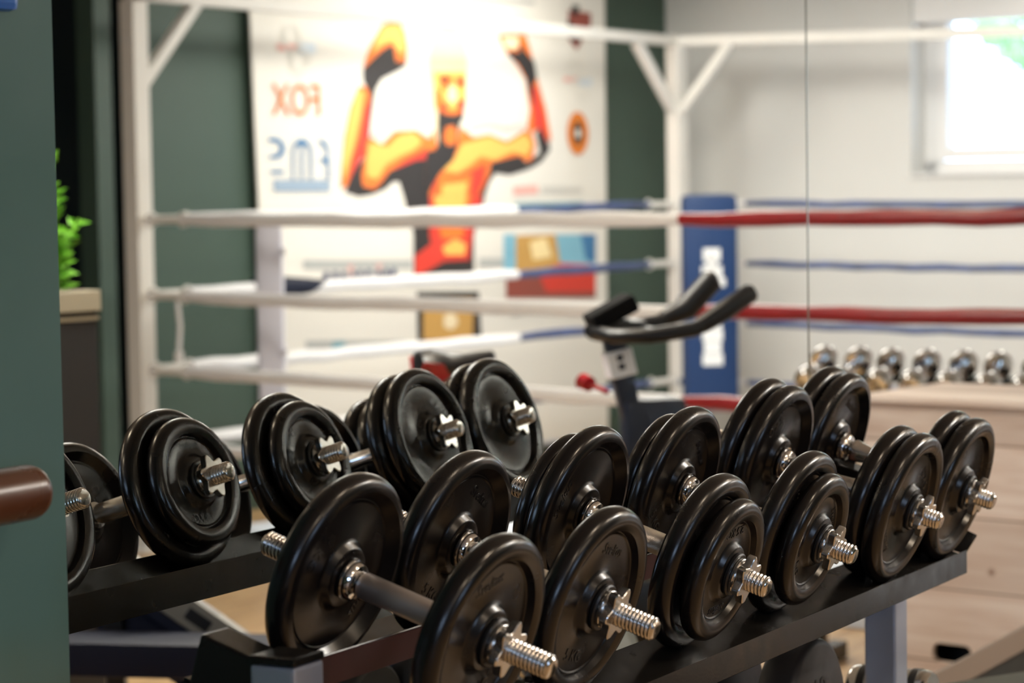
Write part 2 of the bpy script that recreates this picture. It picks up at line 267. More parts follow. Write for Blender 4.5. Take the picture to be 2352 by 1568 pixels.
PRINT = [
 ('dark',[(2.028,2.102),(2.046,2.028),(2.122,2.023),(2.111,2.003),(2.065,1.981),(1.943,1.938),(1.902,1.89),(1.885,1.835),(1.862,1.734),(1.844,1.633),(1.823,1.579),(1.801,1.499),(1.868,1.424),(1.929,1.464),(1.981,1.511),(2.032,1.531),(2.094,1.558),(2.27,1.571),(2.271,1.606),(2.374,1.634),(2.365,1.299),(2.107,1.308),(2.079,1.394),(2.05,1.456),(2.009,1.455),(1.958,1.423),(1.867,1.397),(1.768,1.388),(1.672,1.413),(1.692,1.44),(1.743,1.519),(1.803,1.566),(1.821,1.66),(1.849,1.781),(1.861,1.862),(1.814,1.928),(1.815,1.982),(1.886,2.031),(1.967,2.08)]),
 ('orange',[(1.95,2.187),(2.001,2.206),(2.081,2.203),(2.116,2.16),(2.129,2.092),(2.117,2.023),(2.046,2.021),(2.028,2.102),(1.967,2.08),(1.886,2.031),(1.815,1.982),(1.836,2.036),(1.868,2.091)]),
 ('yellow',[(1.975,2.182),(2.071,2.189),(2.1,2.139),(2.108,2.057),(2.058,2.076),(2.023,2.122),(1.947,2.1),(1.886,2.058),(1.918,2.119)]),
 ('orange',[(1.783,1.901),(1.833,1.902),(1.861,1.862),(1.849,1.781),(1.826,1.667),(1.808,1.579),(1.743,1.519),(1.692,1.44),(1.657,1.427),(1.648,1.44),(1.656,1.533),(1.679,1.666),(1.722,1.8)]),
 ('red',[(1.856,1.849),(1.839,1.7),(1.824,1.593),(1.753,1.526),(1.697,1.453),(1.734,1.566),(1.786,1.667),(1.82,1.794)]),
 ('yellow',[(1.783,1.888),(1.817,1.875),(1.794,1.767),(1.746,1.633),(1.694,1.513),(1.668,1.466),(1.666,1.566),(1.694,1.68),(1.731,1.793)]),
 ('orange',[(1.845,1.667),(1.875,1.66),(1.934,1.633),(2.026,1.695),(2.18,1.702),(2.272,1.661),(2.316,1.717),(2.376,1.703),(2.374,1.627),(2.271,1.606),(2.27,1.571),(2.094,1.551),(1.981,1.504),(1.929,1.457),(1.878,1.424),(1.799,1.438),(1.791,1.492),(1.823,1.579),(1.825,1.633)]),
 ('yellow',[(1.855,1.64),(1.974,1.62),(2.056,1.674),(2.159,1.688),(2.22,1.647),(2.157,1.606),(2.064,1.579),(1.961,1.538),(1.899,1.471),(1.83,1.485),(1.828,1.566)]),
 ('red',[(2.094,1.558),(2.261,1.613),(2.28,1.564),(2.176,1.558),(2.001,1.511)]),
 ('orange',[(2.246,1.599),(2.331,1.627),(2.474,1.634),(2.503,1.718),(2.6,1.669),(2.721,1.684),(2.854,1.649),(3.003,1.707),(3.06,1.685),(3.082,1.635),(3.056,1.547),(2.953,1.548),(2.84,1.548),(2.728,1.542),(2.716,1.492),(2.67,1.421),(2.613,1.351),(2.59,1.294),(2.259,1.301),(2.281,1.356),(2.241,1.426)]),
 ('yellow',[(2.512,1.634),(2.72,1.67),(2.853,1.634),(3.002,1.685),(3.053,1.635),(3.011,1.576),(2.898,1.598),(2.762,1.556),(2.652,1.577),(2.563,1.528),(2.476,1.494),(2.37,1.508),(2.456,1.564)]),
 ('red',[(2.295,1.46),(2.433,1.48),(2.595,1.507),(2.695,1.542),(2.671,1.449),(2.614,1.379),(2.579,1.298),(2.28,1.304)]),
 ('orange',[(2.326,1.467),(2.584,1.493),(2.571,1.422),(2.546,1.299),(2.301,1.304)]),
 ('yellow',[(2.368,1.439),(2.55,1.451),(2.503,1.3),(2.332,1.303)]),
 ('cream',[(2.335,2.181),(2.42,2.202),(2.516,2.184),(2.557,2.105),(2.563,2.0),(2.55,1.845),(2.515,1.753),(2.474,1.634),(2.404,1.606),(2.331,1.627),(2.293,1.772),(2.274,1.876),(2.276,1.993),(2.297,2.118)]),
 ('paleyellow',[(2.288,2.048),(2.559,2.056),(2.56,1.972),(2.542,1.943),(2.318,1.939),(2.28,1.896),(2.277,1.979)]),
 ('yellow',[(2.309,1.98),(2.552,1.986),(2.55,1.845),(2.515,1.753),(2.366,1.752),(2.315,1.814)]),
 ('orange',[(2.317,1.911),(2.369,1.884),(2.389,1.829),(2.441,1.802),(2.506,1.823),(2.54,1.887),(2.544,1.831),(2.521,1.767),(2.355,1.759),(2.317,1.821)]),
 ('dark',[(2.341,1.814),(2.382,1.78),(2.451,1.774),(2.529,1.789),(2.529,1.768),(2.498,1.732),(2.483,1.669),(2.482,1.627),(2.446,1.557),(2.348,1.495),(2.283,1.426),(2.239,1.357),(2.246,1.599),(2.309,1.606),(2.336,1.634),(2.334,1.738)]),
 ('orange',[(2.397,1.717),(2.45,1.725),(2.476,1.69),(2.464,1.634),(2.405,1.627),(2.374,1.662)]),
 ('orange',[(2.345,1.967),(2.446,1.969),(2.45,1.92),(2.422,1.885),(2.359,1.898)]),
 ('orange',[(2.467,1.963),(2.544,1.961),(2.543,1.901),(2.482,1.907)]),
 ('cream',[(2.423,1.913),(2.466,1.914),(2.48,1.851),(2.448,1.837),(2.411,1.85)]),
 ('red',[(2.379,1.843),(2.41,1.829),(2.409,1.794),(2.367,1.801)]),
 ('red',[(2.48,1.844),(2.531,1.852),(2.529,1.796),(2.484,1.802)]),
 ('dark',[(2.355,1.946),(2.387,1.961),(2.429,1.948),(2.413,1.93),(2.376,1.926)]),
 ('dark',[(2.472,1.942),(2.504,1.953),(2.533,1.94),(2.52,1.922),(2.487,1.921)]),
 ('dark',[(2.716,1.492),(2.728,1.542),(2.852,1.563),(2.954,1.577),(3.01,1.54),(3.115,1.591),(3.083,1.693),(3.118,1.715),(3.187,1.664),(3.197,1.605),(3.126,1.547),(3.032,1.511),(2.872,1.48),(2.76,1.491),(2.715,1.449),(2.68,1.385),(2.65,1.297),(2.579,1.298),(2.613,1.365),(2.67,1.428)]),
 ('orange',[(2.8,2.169),(2.867,2.179),(3.015,2.184),(3.047,2.12),(3.101,1.969),(3.167,1.817),(3.21,1.649),(3.187,1.664),(3.118,1.715),(3.037,1.685),(3.015,1.721),(3.04,1.809),(3.019,1.895),(3.009,1.953),(2.954,2.017),(2.865,2.086),(2.821,2.135)]),
 ('cream',[(2.833,2.162),(2.957,2.171),(2.956,2.117),(2.899,2.101),(2.849,2.121)]),
 ('dark',[(2.968,2.146),(3.013,2.097),(3.08,2.049),(3.101,1.969),(3.066,1.925),(3.103,1.809),(3.063,1.809),(3.03,1.895),(3.009,1.967),(2.954,2.031),(2.865,2.079),(2.899,2.101),(2.955,2.088)]),
 ('red',[(3.071,1.925),(3.1,1.926),(3.155,1.781),(3.186,1.635),(3.118,1.715),(3.066,1.707),(3.063,1.809)]),
 ('dark',[(2.082,1.391),(2.667,1.382),(2.641,1.299),(2.589,1.194),(2.584,0.991),(2.139,0.997),(2.145,1.206),(2.114,1.313)]),
 ('red',[(2.265,1.387),(2.655,1.381),(2.577,1.195),(2.55,1.07),(2.361,1.069),(2.174,1.007),(2.151,1.008),(2.148,1.099),(2.27,1.157),(2.26,1.203)]),
 ('orange',[(2.288,1.386),(2.582,1.382),(2.532,1.297),(2.505,1.181),(2.352,1.177),(2.297,1.294)]),
 ('yellow',[(2.299,1.386),(2.535,1.383),(2.509,1.305),(2.32,1.309)]),
 ('yellow',[(2.351,1.139),(2.446,1.175),(2.528,1.149),(2.515,1.095),(2.373,1.1)]),
 ('dark',[(2.16,0.931),(2.618,0.911),(2.636,0.658),(2.159,0.687)]),
 ('gold',[(2.205,0.899),(2.581,0.881),(2.564,0.678),(2.2,0.7)]),
 ('cream',[(2.353,0.807),(2.401,0.82),(2.448,0.802),(2.458,0.762),(2.41,0.734),(2.352,0.753)]),
 ('gray',[(1.39,1.11),(2.13,1.085),(2.129,1.039),(1.388,1.067)]),
 ('gray',[(2.623,1.076),(2.818,1.069),(2.817,1.022),(2.621,1.029)]),
 ('gray',[(1.394,0.743),(2.142,0.699),(2.141,0.661),(1.393,0.707)]),
 ('sky',[(2.815,1.188),(2.911,1.186),(2.906,1.002),(2.811,1.006)]),
 ('darkred',[(2.829,0.997),(3.561,0.969),(3.558,0.836),(2.826,0.87)]),
 ('gold',[(2.911,1.178),(3.228,1.177),(3.275,0.988),(2.906,1.002)]),
 ('sky',[(3.228,1.177),(3.566,1.168),(3.561,0.969),(3.275,0.988)]),
 ('blue',[(3.438,1.172),(3.566,1.168),(3.563,1.019),(3.475,1.039)]),
 ('paleyellow',[(3.021,1.143),(3.149,1.163),(3.199,1.064),(3.044,1.053)]),
 ('red',[(3.081,0.996),(3.276,1.029),(3.562,1.011),(3.559,0.87),(3.143,0.888)]),
 ('dark',[(2.824,0.79),(3.14,0.782),(2.886,0.778)]),
 ('teal',[(1.572,0.729),(1.657,0.724),(1.645,0.688),(1.565,0.693)]),
 ('blue',[(1.183,1.661),(1.247,1.662),(1.287,1.633),(1.286,1.594),(1.253,1.568),(1.189,1.568),(1.19,1.584),(1.235,1.587),(1.254,1.603),(1.255,1.629),(1.232,1.642),(1.187,1.642)]),
 ('blue',[(1.192,1.516),(1.279,1.516),(1.278,1.5),(1.196,1.5)]),
 ('blue',[(1.328,1.476),(1.332,1.613),(1.356,1.646),(1.394,1.659),(1.436,1.646),(1.463,1.613),(1.459,1.475),(1.445,1.475),(1.444,1.606),(1.43,1.626),(1.356,1.626),(1.348,1.607),(1.342,1.476)]),
 ('blue',[(1.388,1.626),(1.404,1.626),(1.4,1.476),(1.384,1.476)]),
 ('blue',[(1.507,1.656),(1.544,1.649),(1.572,1.62),(1.577,1.474),(1.558,1.474),(1.558,1.54),(1.513,1.557),(1.523,1.573),(1.559,1.57),(1.553,1.613),(1.515,1.636)]),
 ('blue',[(1.209,1.471),(1.577,1.467),(1.577,1.459),(1.209,1.463)]),
 ('bluegray',[(1.208,1.461),(1.577,1.457),(1.576,1.428),(1.212,1.432)]),
 ('blue',[(1.212,1.431),(1.576,1.426),(1.576,1.418),(1.212,1.423)]),
 ('pinkred',[(1.246,2.078),(1.375,2.082),(1.374,2.052),(1.259,2.049)]),
 ('paleblue',[(1.393,2.089),(1.501,2.092),(1.499,2.043),(1.392,2.04)]),
 ('pinkred',[(3.313,1.978),(3.426,1.976),(3.426,1.954),(3.318,1.953)]),
 ('paleblue',[(3.444,1.977),(3.547,1.975),(3.546,1.934),(3.443,1.936)]),
 ('pinkred',[(2.893,1.425),(3.088,1.43),(3.093,1.387),(2.898,1.382)]),
 ('lightgray',[(3.123,1.423),(3.455,1.415),(3.455,1.385),(3.122,1.39)]),
 ('teal',[(2.903,1.342),(3.46,1.34),(3.459,1.328),(2.902,1.324)]),
 ('darkred',[(3.362,2.321),(3.549,2.31),(3.547,2.247),(3.423,2.117),(3.347,2.181)]),
 ('dark',[(3.393,2.344),(3.453,2.343),(3.44,2.295),(3.38,2.292)]),
 ('dark',[(3.349,2.262),(3.391,2.256),(3.479,2.178),(3.424,2.154),(3.353,2.174)]),
 ('lightgray',[(2.165,2.281),(2.391,2.277),(2.391,2.263),(2.165,2.269)]),
 ('lightgray',[(2.265,2.282),(2.556,2.277),(2.556,2.263),(2.264,2.265)]),
 ('gray',[(2.585,2.344),(3.088,2.353),(3.087,2.335),(2.584,2.327)]),
 ('cream2',[(2.869,2.257),(2.948,2.257),(2.948,2.246),(2.869,2.247)]),
]

# ------------------------------------------------------------------ room shell
def slab(name, a, b, z0, z1, th, m, kind='structure', parent=None):
    """vertical wall from a to b (xy), th = thickness to the right of a->b"""
    a = Vector((a[0], a[1], 0)); b = Vector((b[0], b[1], 0)); t = (b - a); L = t.length; t.normalize(); n = Vector((t.y, -t.x, 0))
    o = wbox(name, (0, 0, z0), (L, th, z1), m, parent, M=frame(a, t, n, Z))
    if kind and not parent: o['kind'] = kind
    return o
XL = -2.2
fl = wbox('floor', (XL - 1, -9.5, -0.1), (15, 2.6, 0), M['floor']); fl['kind'] = 'structure'
ce = wbox('ceiling', (XL - 1, -9.5, CEIL), (15, 2.6, CEIL + 0.1), M['ceiling']); ce['kind'] = 'structure'
# mirror wall: painted plaster behind and under the mirrors, satin panel left of them
slab('wall_mirror_side', (XL, 0.012), (6.65, 0.012), 0, CEIL, -0.12, M['darkgreen'])
o = wbox('trim_1', (XL, -0.020, 0), (2.0262, 0.011, CEIL), M['green_gloss']); o['kind'] = 'structure'
slab('wall_alcove', (6.65, 0.132), (6.65, 1.6), 0, CEIL, 0.12, M['white'])
slab('wall_alcove_back', (6.53, 1.6), (12.9, 1.6), 0, CEIL, -0.12, M['white'])
slab('wall_left', (XL, -9.0), (XL, -4.6), 0, CEIL, -0.12, M['green'])
slab('wall_left_sill', (XL, -4.6), (XL, -2.4), 0, 0.9, -0.12, M['green'])
slab('wall_left_head', (XL, -4.6), (XL, -2.4), 2.2, CEIL, -0.12, M['green'])
slab('wall_left_end', (XL, -2.4), (XL, 0.012), 0, CEIL, -0.12, M['green'])
# green wall: behind the ring, a dark opening, then on past the photographer
def gw(s, off=0.0): p = G0 + E1 * s - E2 * off; return (p.x, p.y)
slab('wall_green', gw(4.31), gw(0.47), 0, CEIL, -0.10, M['green'])
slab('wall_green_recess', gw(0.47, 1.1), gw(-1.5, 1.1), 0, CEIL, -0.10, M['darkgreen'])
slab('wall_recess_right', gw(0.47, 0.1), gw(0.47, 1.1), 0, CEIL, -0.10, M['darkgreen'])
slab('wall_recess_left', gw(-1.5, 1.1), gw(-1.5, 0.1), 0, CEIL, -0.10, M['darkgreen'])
# second half of the green wall with two high windows that light the room from behind the camera
slab('wall_green_rear', gw(-1.4), gw(-5.6), 0, CEIL, -0.10, M['green'])
slab('wall_green_rear_sill', gw(-5.6), gw(-7.2), 0, 1.05, -0.10, M['green'])
slab('wall_green_rear_head', gw(-5.6), gw(-7.2), 2.2, CEIL, -0.10, M['green'])
slab('wall_green_rear_end', gw(-7.2), gw(-10.6), 0, CEIL, -0.10, M['green'])
# narrow green column beside the opening
P = wbox('wall_pier', (0.175, -0.05, 0), (0.265, 0.06, CEIL), M['green'], M=frame(G0, E1, E2, Z)); P['kind'] = 'structure'
# white end wall with the window
WY0, WY1, WZ0, WZ1 = 1.016, 2.50, 1.445, 2.44
Mw = frame(W0, E2, -E1, Z)      # x along the wall towards the mirror, y into the room
def wallpiece(name, lo, hi, m, parent=None):
    o = wbox(name, lo, hi, m, parent, M=Mw)
    if not parent: o['kind'] = 'structure'
    return o
wallpiece('wall_end', (-0.55, -0.25, 0), (WY0, 0, CEIL), M['white'])
wallpiece('wall_end_sill', (WY0, -0.25, 0), (WY1, 0, WZ0), M['white'])
wallpiece('wall_end_head', (WY0, -0.25, WZ1), (WY1, 0, CEIL), M['white'])
wallpiece('wall_end_right', (WY1, -0.25, 0), (6.2, 0, CEIL), M['white'])
def window(name, x0, x1, z0, z1, yb, Mx, mull=True):
    """white casement: frame, sash, pane; recessed yb behind the wall face"""
    bm = bmesh.new(); f = 0.075
    for lo, hi in (((x0, yb - .04, z0), (x0 + f, yb + .03, z1)), ((x1 - f, yb - .04, z0), (x1, yb + .03, z1)), ((x0, yb - .04, z0), (x1, yb + .03, z0 + f)), ((x0, yb - .04, z1 - f), (x1, yb + .03, z1))): box(bm, Mx, lo, hi, 0.004)
    r = finish(bm, name, M['frame_white']); r['kind'] = 'structure'
    bm = bmesh.new(); g = 0.06; a0, a1, c0, c1 = x0 + f + .003, x1 - f - .003, z0 + f + .003, z1 - f - .003
    halves = [(a0, (a0 + a1) / 2 - .002), ((a0 + a1) / 2 + .002, a1)] if mull else [(a0, a1)]
    for h0, h1 in halves:
        for lo, hi in (((h0, yb - .03, c0), (h0 + g, yb + .045, c1)), ((h1 - g, yb - .03, c0), (h1, yb + .045, c1)), ((h0 + g, yb - .03, c0), (h1 - g, yb + .045, c0 + g)), ((h0 + g, yb - .03, c1 - g), (h1 - g, yb + .045, c1))): box(bm, Mx, lo, hi, 0.004)
    finish(bm, 'sash', M['frame_white'], r)
    bm = bmesh.new()
    for h0, h1 in halves: box(bm, Mx, (h0 + g, yb, c0 + g), (h1 - g, yb + .006, c1 - g))
    finish(bm, 'pane', M['glass'], r)
    return r
window('window_1', WY0, WY1, WZ0, WZ1, -0.17, Mw)
_sb = wallpiece('trim_4', (WY0 + .001, -0.165, 2.21), (WY1 - .001, -0.02, WZ1 - .001), M['frame_white'])
wallpiece('trim_2', (WY0, -0.13, WZ0), (WY1, 0.02, WZ0 + 0.012), M['frame_white'])
Mg = frame(G0 - E1 * 7.2, E1, E2, Z)
window('window_2', 0.0, 1.6, 1.05, 2.2, -0.05, Mg)
window('window_3', -4.6, -2.4, 0.9, 2.2, -0.04, frame((XL, 0, 0), (0, 1, 0), (1, 0, 0), Z))
# daylight in the second window
_c = G0 - E1 * 6.4 + Z * 1.62
area('daylight_rear_window', _c - E2 * 0.12, _c + E2 * 3, 1.6, 1.15, 16, COOL, None, True)

# outside the end window: lawn, shrubs
og = wbox('ground_outside', (15.0, -12, -0.1), (40, 14, 0.9), mat('pale_gravel', (0.5, 0.5, 0.47), 0.9)); og['kind'] = 'structure'
M['tree_leaf'] = mat('sunlit_tree_leaf', (0.34, 0.60, 0.22), 0.5)  # sun and haze are put into this lightened leaf colour
def shrub(name, c, r, n, label, seed):
    rnd = random.Random(seed); bm = bmesh.new()
    for i in range(n):
        d = Vector((rnd.gauss(0, 1), rnd.gauss(0, 1), rnd.gauss(0, 1))).normalized() * (r * rnd.uniform(0.5, 1.0) ** 0.5)
        p = Vector(c) + Vector((d.x, d.y, d.z * 0.9)); a = Vector((rnd.gauss(0, 1), rnd.gauss(0, 1), rnd.gauss(0, 1))).normalized(); b = a.orthogonal().normalized()
        s = rnd.uniform(0.05, 0.11)
        v = [bm.verts.new(p + a * s), bm.verts.new(p + b * s * .45), bm.verts.new(p - a * s), bm.verts.new(p - b * s * .45)]; bm.faces.new(v)
    root = empty(name, (c[0], c[1], 0.9), label, 'tree')
    o = finish(bm, 'foliage', M['tree_leaf']); o.parent = root; o.matrix_parent_inverse = Matrix.Translation((-c[0], -c[1], -0.9))
    bm = bmesh.new(); tube(bm, [(0, 0, 0), (0.03, 0, (c[2] - 0.9) * .6), (0, 0, c[2] - 0.9)], [0.10, 0.07, 0.03], 8); finish(bm, 'trunk', M['barre'], root, True)
_o = Vector((19.46, -4.02, 0))
shrub('garden_tree', (_o.x, _o.y, 2.98), 0.98, 1900, 'green leafy garden tree outside the small white window', 3)
_o = Vector((20.9, -3.6, 0))
shrub('garden_tree', (_o.x, _o.y, 3.3), 0.9, 1500, 'second leafy tree further right outside the small white window', 4)

# ------------------------------------------------------------------ mirrors
def mirror(x0, x1, label):
    r = empty('wall_mirror', (x0, 0, 0.455), label, 'mirror', 'frameless mirror panels on the wall')
    wbox('mirror_glass', (x0, 0, 0.455), (x1, 0.006, 2.42), M['mirror'], None).parent = r
    r.children[0].matrix_parent_inverse = Matrix.Translation((-x0, 0, -0.455))
    for nm, (a, b) in (('left_edge', (x0 - 0.0022, x0)), ('right_edge', (x1, x1 + 0.0026))):
        e = wbox('polished_edge', (a, 0.0005, 0.455), (b, 0.006, 2.42), M['mirror_edge' if nm == 'left_edge' else 'mirror_bevel'], None); e.parent = r; e.matrix_parent_inverse = Matrix.Translation((-x0, 0, -0.455))
mirror(2.0332, 4.0848, 'large frameless wall mirror behind the dumbbell rack, left of the seam')
mirror(4.0930, 6.15, 'frameless wall mirror panel right of the vertical seam')
o = wbox('trim_3', (2.031, -0.004, 0.405), (6.152, 0.012, 0.4545), M['trim']); o['kind'] = 'structure'

# wooden barre and blue holder on the satin panel left of the mirror
t = empty('wooden_barre', (1.40, -0.08, 1.154), 'round brown varnished wooden bar end beside the mirror, left edge', 'bar')
bm = bmesh.new()
prof = [(-1.0, 0), (-1.0, 0.0275)] + [(0.495, 0.0275)] + [(0.495 + 0.018 * math.sin(k * math.pi / 12), 0.0095 + 0.018 * math.cos(k * math.pi / 12)) for k in range(1, 7)] + [(0.514, 0)]
lathe(bm, I4, prof, 40); finish(bm, 'rail', M['barre'], t, True)
for xx in (-0.8, 0.30):
    bm = bmesh.new(); tube(bm, [(xx, 0.0595, -0.05), (xx, 0.02, -0.05), (xx, 0, -0.027)], 0.009, 10); lathe(bm, frame((xx, 0.0595, -0.05), (0, -1, 0), (1, 0, 0), (0, 0, -1)), [(0, 0), (0, 0.03), (0.005, 0.03), (0.006, 0)], 20)
    finish(bm, 'bracket', M['rack_black'], t, True)
t = empty('wall_hook', (1.915, -0.022, 1.66), 'small blue plastic holder with rounded corner at top left beside the mirror', 'hook')
wbox('body', (-0.045, -0.022, -0.034), (0.034, 0.001, 0.05), M['blueplastic'], t, 0.008)
wbox('hook_arm', (-0.02, -0.045, -0.018), (0.008, -0.021, 0.0), M['blueplastic'], t, 0.004)

# ------------------------------------------------------------------ dumbbells
TAU = math.radians(17.4057)
D0 = Vector((0, -math.cos(TAU), -math.sin(TAU))); NN = Vector((0, -math.sin(TAU), math.cos(TAU)))
CZ = 1.0304; CY = -0.377
def dframe(u, dy=0, dz=0): return frame((u, CY + dy, CZ + dz), D0, D0.cross(NN) * -1, NN)
def rp(u, s, o): return Vector((u, CY, CZ)) + D0 * s - NN * o      # point of the tilted tray: s along the bars, o below their axis
def plate_profile(R, t):
    h = t / 2; hub = h * 0.96
    p = [(-hub, 0.0142), (hub, 0.0142), (hub, 0.030), (hub - .0015, 0.0325), (h * .36 + .002, 0.0350), (h * .36, 0.0385), (h * .30, 0.040), (h * .30, R - 0.030), (h * .30 + .0012, R - 0.0285), (h * .24, R - 0.0270), (h * .24, R - 0.0260), (h * .78, R - 0.0232)]
    for k in range(0, 13):
        a = math.pi / 2 * (1 - k / 6)
        ca, sa = math.cos(a), math.sin(a)
        p.append((h * (abs(sa) ** 0.9) * (1 if sa >= 0 else -1), R - 0.0155 + 0.0155 * (abs(ca) ** 0.85)))
    return p + [(-x, r) for x, r in p[10:1:-1]]
PLATE = {}
def plate_mesh(kind):
    if kind in PLATE: return PLATE[kind]
    R, t, kg = {'big': (0.1075, 0.030, '5 KG'), 'small': (0.0875, 0.026, '2.5 KG')}[kind]
    bm = bmesh.new(); lathe(bm, I4, plate_profile(R, t), 96, True)
    bmesh.ops.recalc_face_normals(bm, faces=bm.faces)
    f = t / 2 * .30
    for sx in (1, -1):
        # letters face outwards (+x) and inwards (-x)
        rr = R * 0.56
        X = Vector((0, sx, 0)); base = Vector((sx * f, 0, 0))
        add_mesh(bm, text_mesh(kg, R * .175, 0.0008, frame(base + Vector((0, 0, -rr)), X, (0, 0, 1), (sx, 0, 0))))
        add_mesh(bm, text_mesh('Sveltus', R * .165, 0.0007, frame(base + Vector((0, 0, rr)), X, (0, 0, 1), (sx, 0, 0)), 0.3))
    me = bpy.data.meshes.new('weight_plate'); bm.to_mesh(me); bm.free()
    for pl in me.polygons: pl.use_smooth = True
    me.set_sharp_from_angle(angle=math.radians(38)); me.materials.append(M['rubber']); PLATE[kind] = me; return me
def star_mesh():
    bm = bmesh.new()
    # black rubber ring, chrome flange, neck
    lathe(bm, I4, [(0, .013), (0, .0245), (.0015, .026), (.0045, .026), (.006, .0245), (.006, .013)], 40, True)
    k = len(bm.faces)
    lathe(bm, I4, [(.006, .0125), (.006, .0205), (.007, .0215), (.0095, .0215), (.0105, .0205), (.0105, .018), (.015, .018), (.015, .0125)], 40, True)
    # six lobed star, thick, bevelled
    n = 72; rad = []
    for i in range(n):
        a = 2 * math.pi * i / n; c = math.cos(6 * a); rad.append(0.0238 + 0.0056 * (c if c > 0 else c * .75))
    rings = []
    for x, sc in ((.0135, .93), (.0145, 1.0), (.0225, 1.0), (.0235, .95)): rings.append([bm.verts.new((x, rad[i] * sc * math.cos(2 * math.pi * i / n), rad[i] * sc * math.sin(2 * math.pi * i / n))) for i in range(n)])
    inn = [[bm.verts.new((x, .0125 * math.cos(2 * math.pi * i / n), .0125 * math.sin(2 * math.pi * i / n))) for i in range(n)] for x in (.0235, .0135)]
    loop = rings + inn
    for j in range(len(loop)):
        A, B = loop[j], loop[(j + 1) % len(loop)]
        for i in range(n): bm.faces.new((A[i], A[(i + 1) % n], B[(i + 1) % n], B[i]))
    bmesh.ops.recalc_face_normals(bm, faces=bm.faces)
    bm.faces.ensure_lookup_table()
    for i, f in enumerate(bm.faces): f.material_index = 1 if i < k else 0; f.smooth = True
    me = bpy.data.meshes.new('star_nut'); bm.to_mesh(me); bm.free(); me.set_sharp_from_angle(angle=math.radians(35)); me.materials.append(M['nut']); me.materials.append(M['black_ring']); return me
STAR = star_mesh()
def thread_mesh():
    bm = bmesh.new(); n = 28; pitch = 0.0046; ds = pitch / 8; s0, s1 = 0.066, 0.1735; N = int((s1 - s0) / ds); rings = []
    for j in range(N + 1):
        s = s0 + j * ds; row = []
        for i in range(n):
            th = 2 * math.pi * i / n; ph = (s / pitch - i / n) % 1.0
            r = 0.0114 + 0.0017 * (0.5 + 0.5 * math.cos(2 * math.pi * ph)) ** 0.7
            if s1 - s < .0015: r -= .0012
            row.append(bm.verts.new((s, r * math.cos(th), r * math.sin(th))))
        rings.append(row)
    for A, B in zip(rings, rings[1:]):
        for i in range(n): bm.faces.new((A[i], A[(i + 1) % n], B[(i + 1) % n], B[i]))
    end = [bm.verts.new((s1 + .0015, .0092 * math.cos(2 * math.pi * i / n), .0092 * math.sin(2 * math.pi * i / n))) for i in range(n)]
    for i in range(n): bm.faces.new((rings[-1][i], rings[-1][(i + 1) % n], end[(i + 1) % n], end[i]))
    bm.faces.new(end); bm.faces.new(rings[0][::-1])
    bmesh.ops.recalc_face_normals(bm, faces=bm.faces)
    me = bpy.data.meshes.new('threaded_end'); bm.to_mesh(me); bm.free()
    for p in me.polygons: p.use_smooth = True
    me.set_sharp_from_angle(angle=math.radians(50)); me.materials.append(M['steel_thread']); return me
THREAD = thread_mesh()
def handle_mesh(style):
    bm = bmesh.new()
    if style == 'flared': half = [(0, .0120), (.020, .0125), (.036, .0145), (.047, .0168), (.050, .0168), (.052, .0150)]
    else: half = [(0, .0137), (.050, .0137), (.052, .0125)]
    prof = [(-x, r) for x, r in half[::-1]] + half[1:]
    lathe(bm, I4, [(prof[0][0], 0)] + prof + [(prof[-1][0], 0)], 40)
    me = bpy.data.meshes.new('handle'); bmesh.ops.recalc_face_normals(bm, faces=bm.faces); bm.to_mesh(me); bm.free()
    for p in me.polygons: p.use_smooth = True
    me.set_sharp_from_angle(angle=math.radians(35)); me.materials.append(M['knurl'] if style == 'knurled' else (M['handle_worn'] if style == 'plain' else M['chrome'])); return me
M['handle_worn'] = mat('worn_grey_steel', (0.52, 0.47, 0.44), 0.46, 0.85, (30, 0.15, 0.08), (300, 0.2, 0.0004))
def collar_mesh():
    bm = bmesh.new(); lathe(bm, I4, [(.052, 0), (.052, .0125), (.056, .0125), (.0575, .0180), (.061, .0205), (.064, .0208), (.0655, .0195), (.0655, .0225), (.0675, .0225), (.069, .021), (.069, 0)], 40)
    me = bpy.data.meshes.new('collar'); bmesh.ops.recalc_face_normals(bm, faces=bm.faces); bm.to_mesh(me); bm.free()
    for p in me.polygons: p.use_smooth = True
    me.set_sharp_from_angle(angle=math.radians(35)); me.materials.append(M['chrome']); return me
COLLAR = collar_mesh()
HANDLES = {k: handle_mesh(k) for k in ('plain', 'knurled', 'flared')}
def put(name, me, root, x, flip=False, rot=0.0):
    o = bpy.data.objects.new(name, me); COL.objects.link(o); o.parent = root
    Mx = Matrix.Translation((x, 0, 0)) @ Matrix.Rotation(rot, 4, 'X')
    if flip: Mx = Matrix.Translation((x, 0, 0)) @ Matrix.Rotation(math.pi, 4, 'Z') @ Matrix.Rotation(rot, 4, 'X')
    o.matrix_local = Mx; return o
def dumbbell(u, dz, front, back, style, rots, label, yaw=0.0):
    """front / back: list of (kind, centre along the bar); front faces the room, back faces the mirror"""
    r = empty('adjustable_dumbbell', (0, 0, 0), label, 'dumbbell', 'adjustable dumbbells on the top shelf of the rack')
    r.matrix_world = dframe(u, 0, dz) @ Matrix.Rotation(yaw, 4, 'Z')
    put('handle', HANDLES[style], r, 0)
    for sgn, plates, k in ((1, front, 0), (-1, back, 1)):
        put('collar', COLLAR, r, 0, sgn < 0)
        put('threaded_end', THREAD, r, 0, sgn < 0, rots[2])
        e = 0
        for j, (kd, s) in enumerate(plates):
            put('weight_plate', plate_mesh(kd), r, sgn * s, sgn < 0, rots[k] + j * 1.3); e = s + (.015 if kd == 'big' else .013)
        put('star_nut', STAR, r, sgn * (e - .0005), sgn < 0, rots[3 + k])
    return r
B, S_ = 'big', 'small'
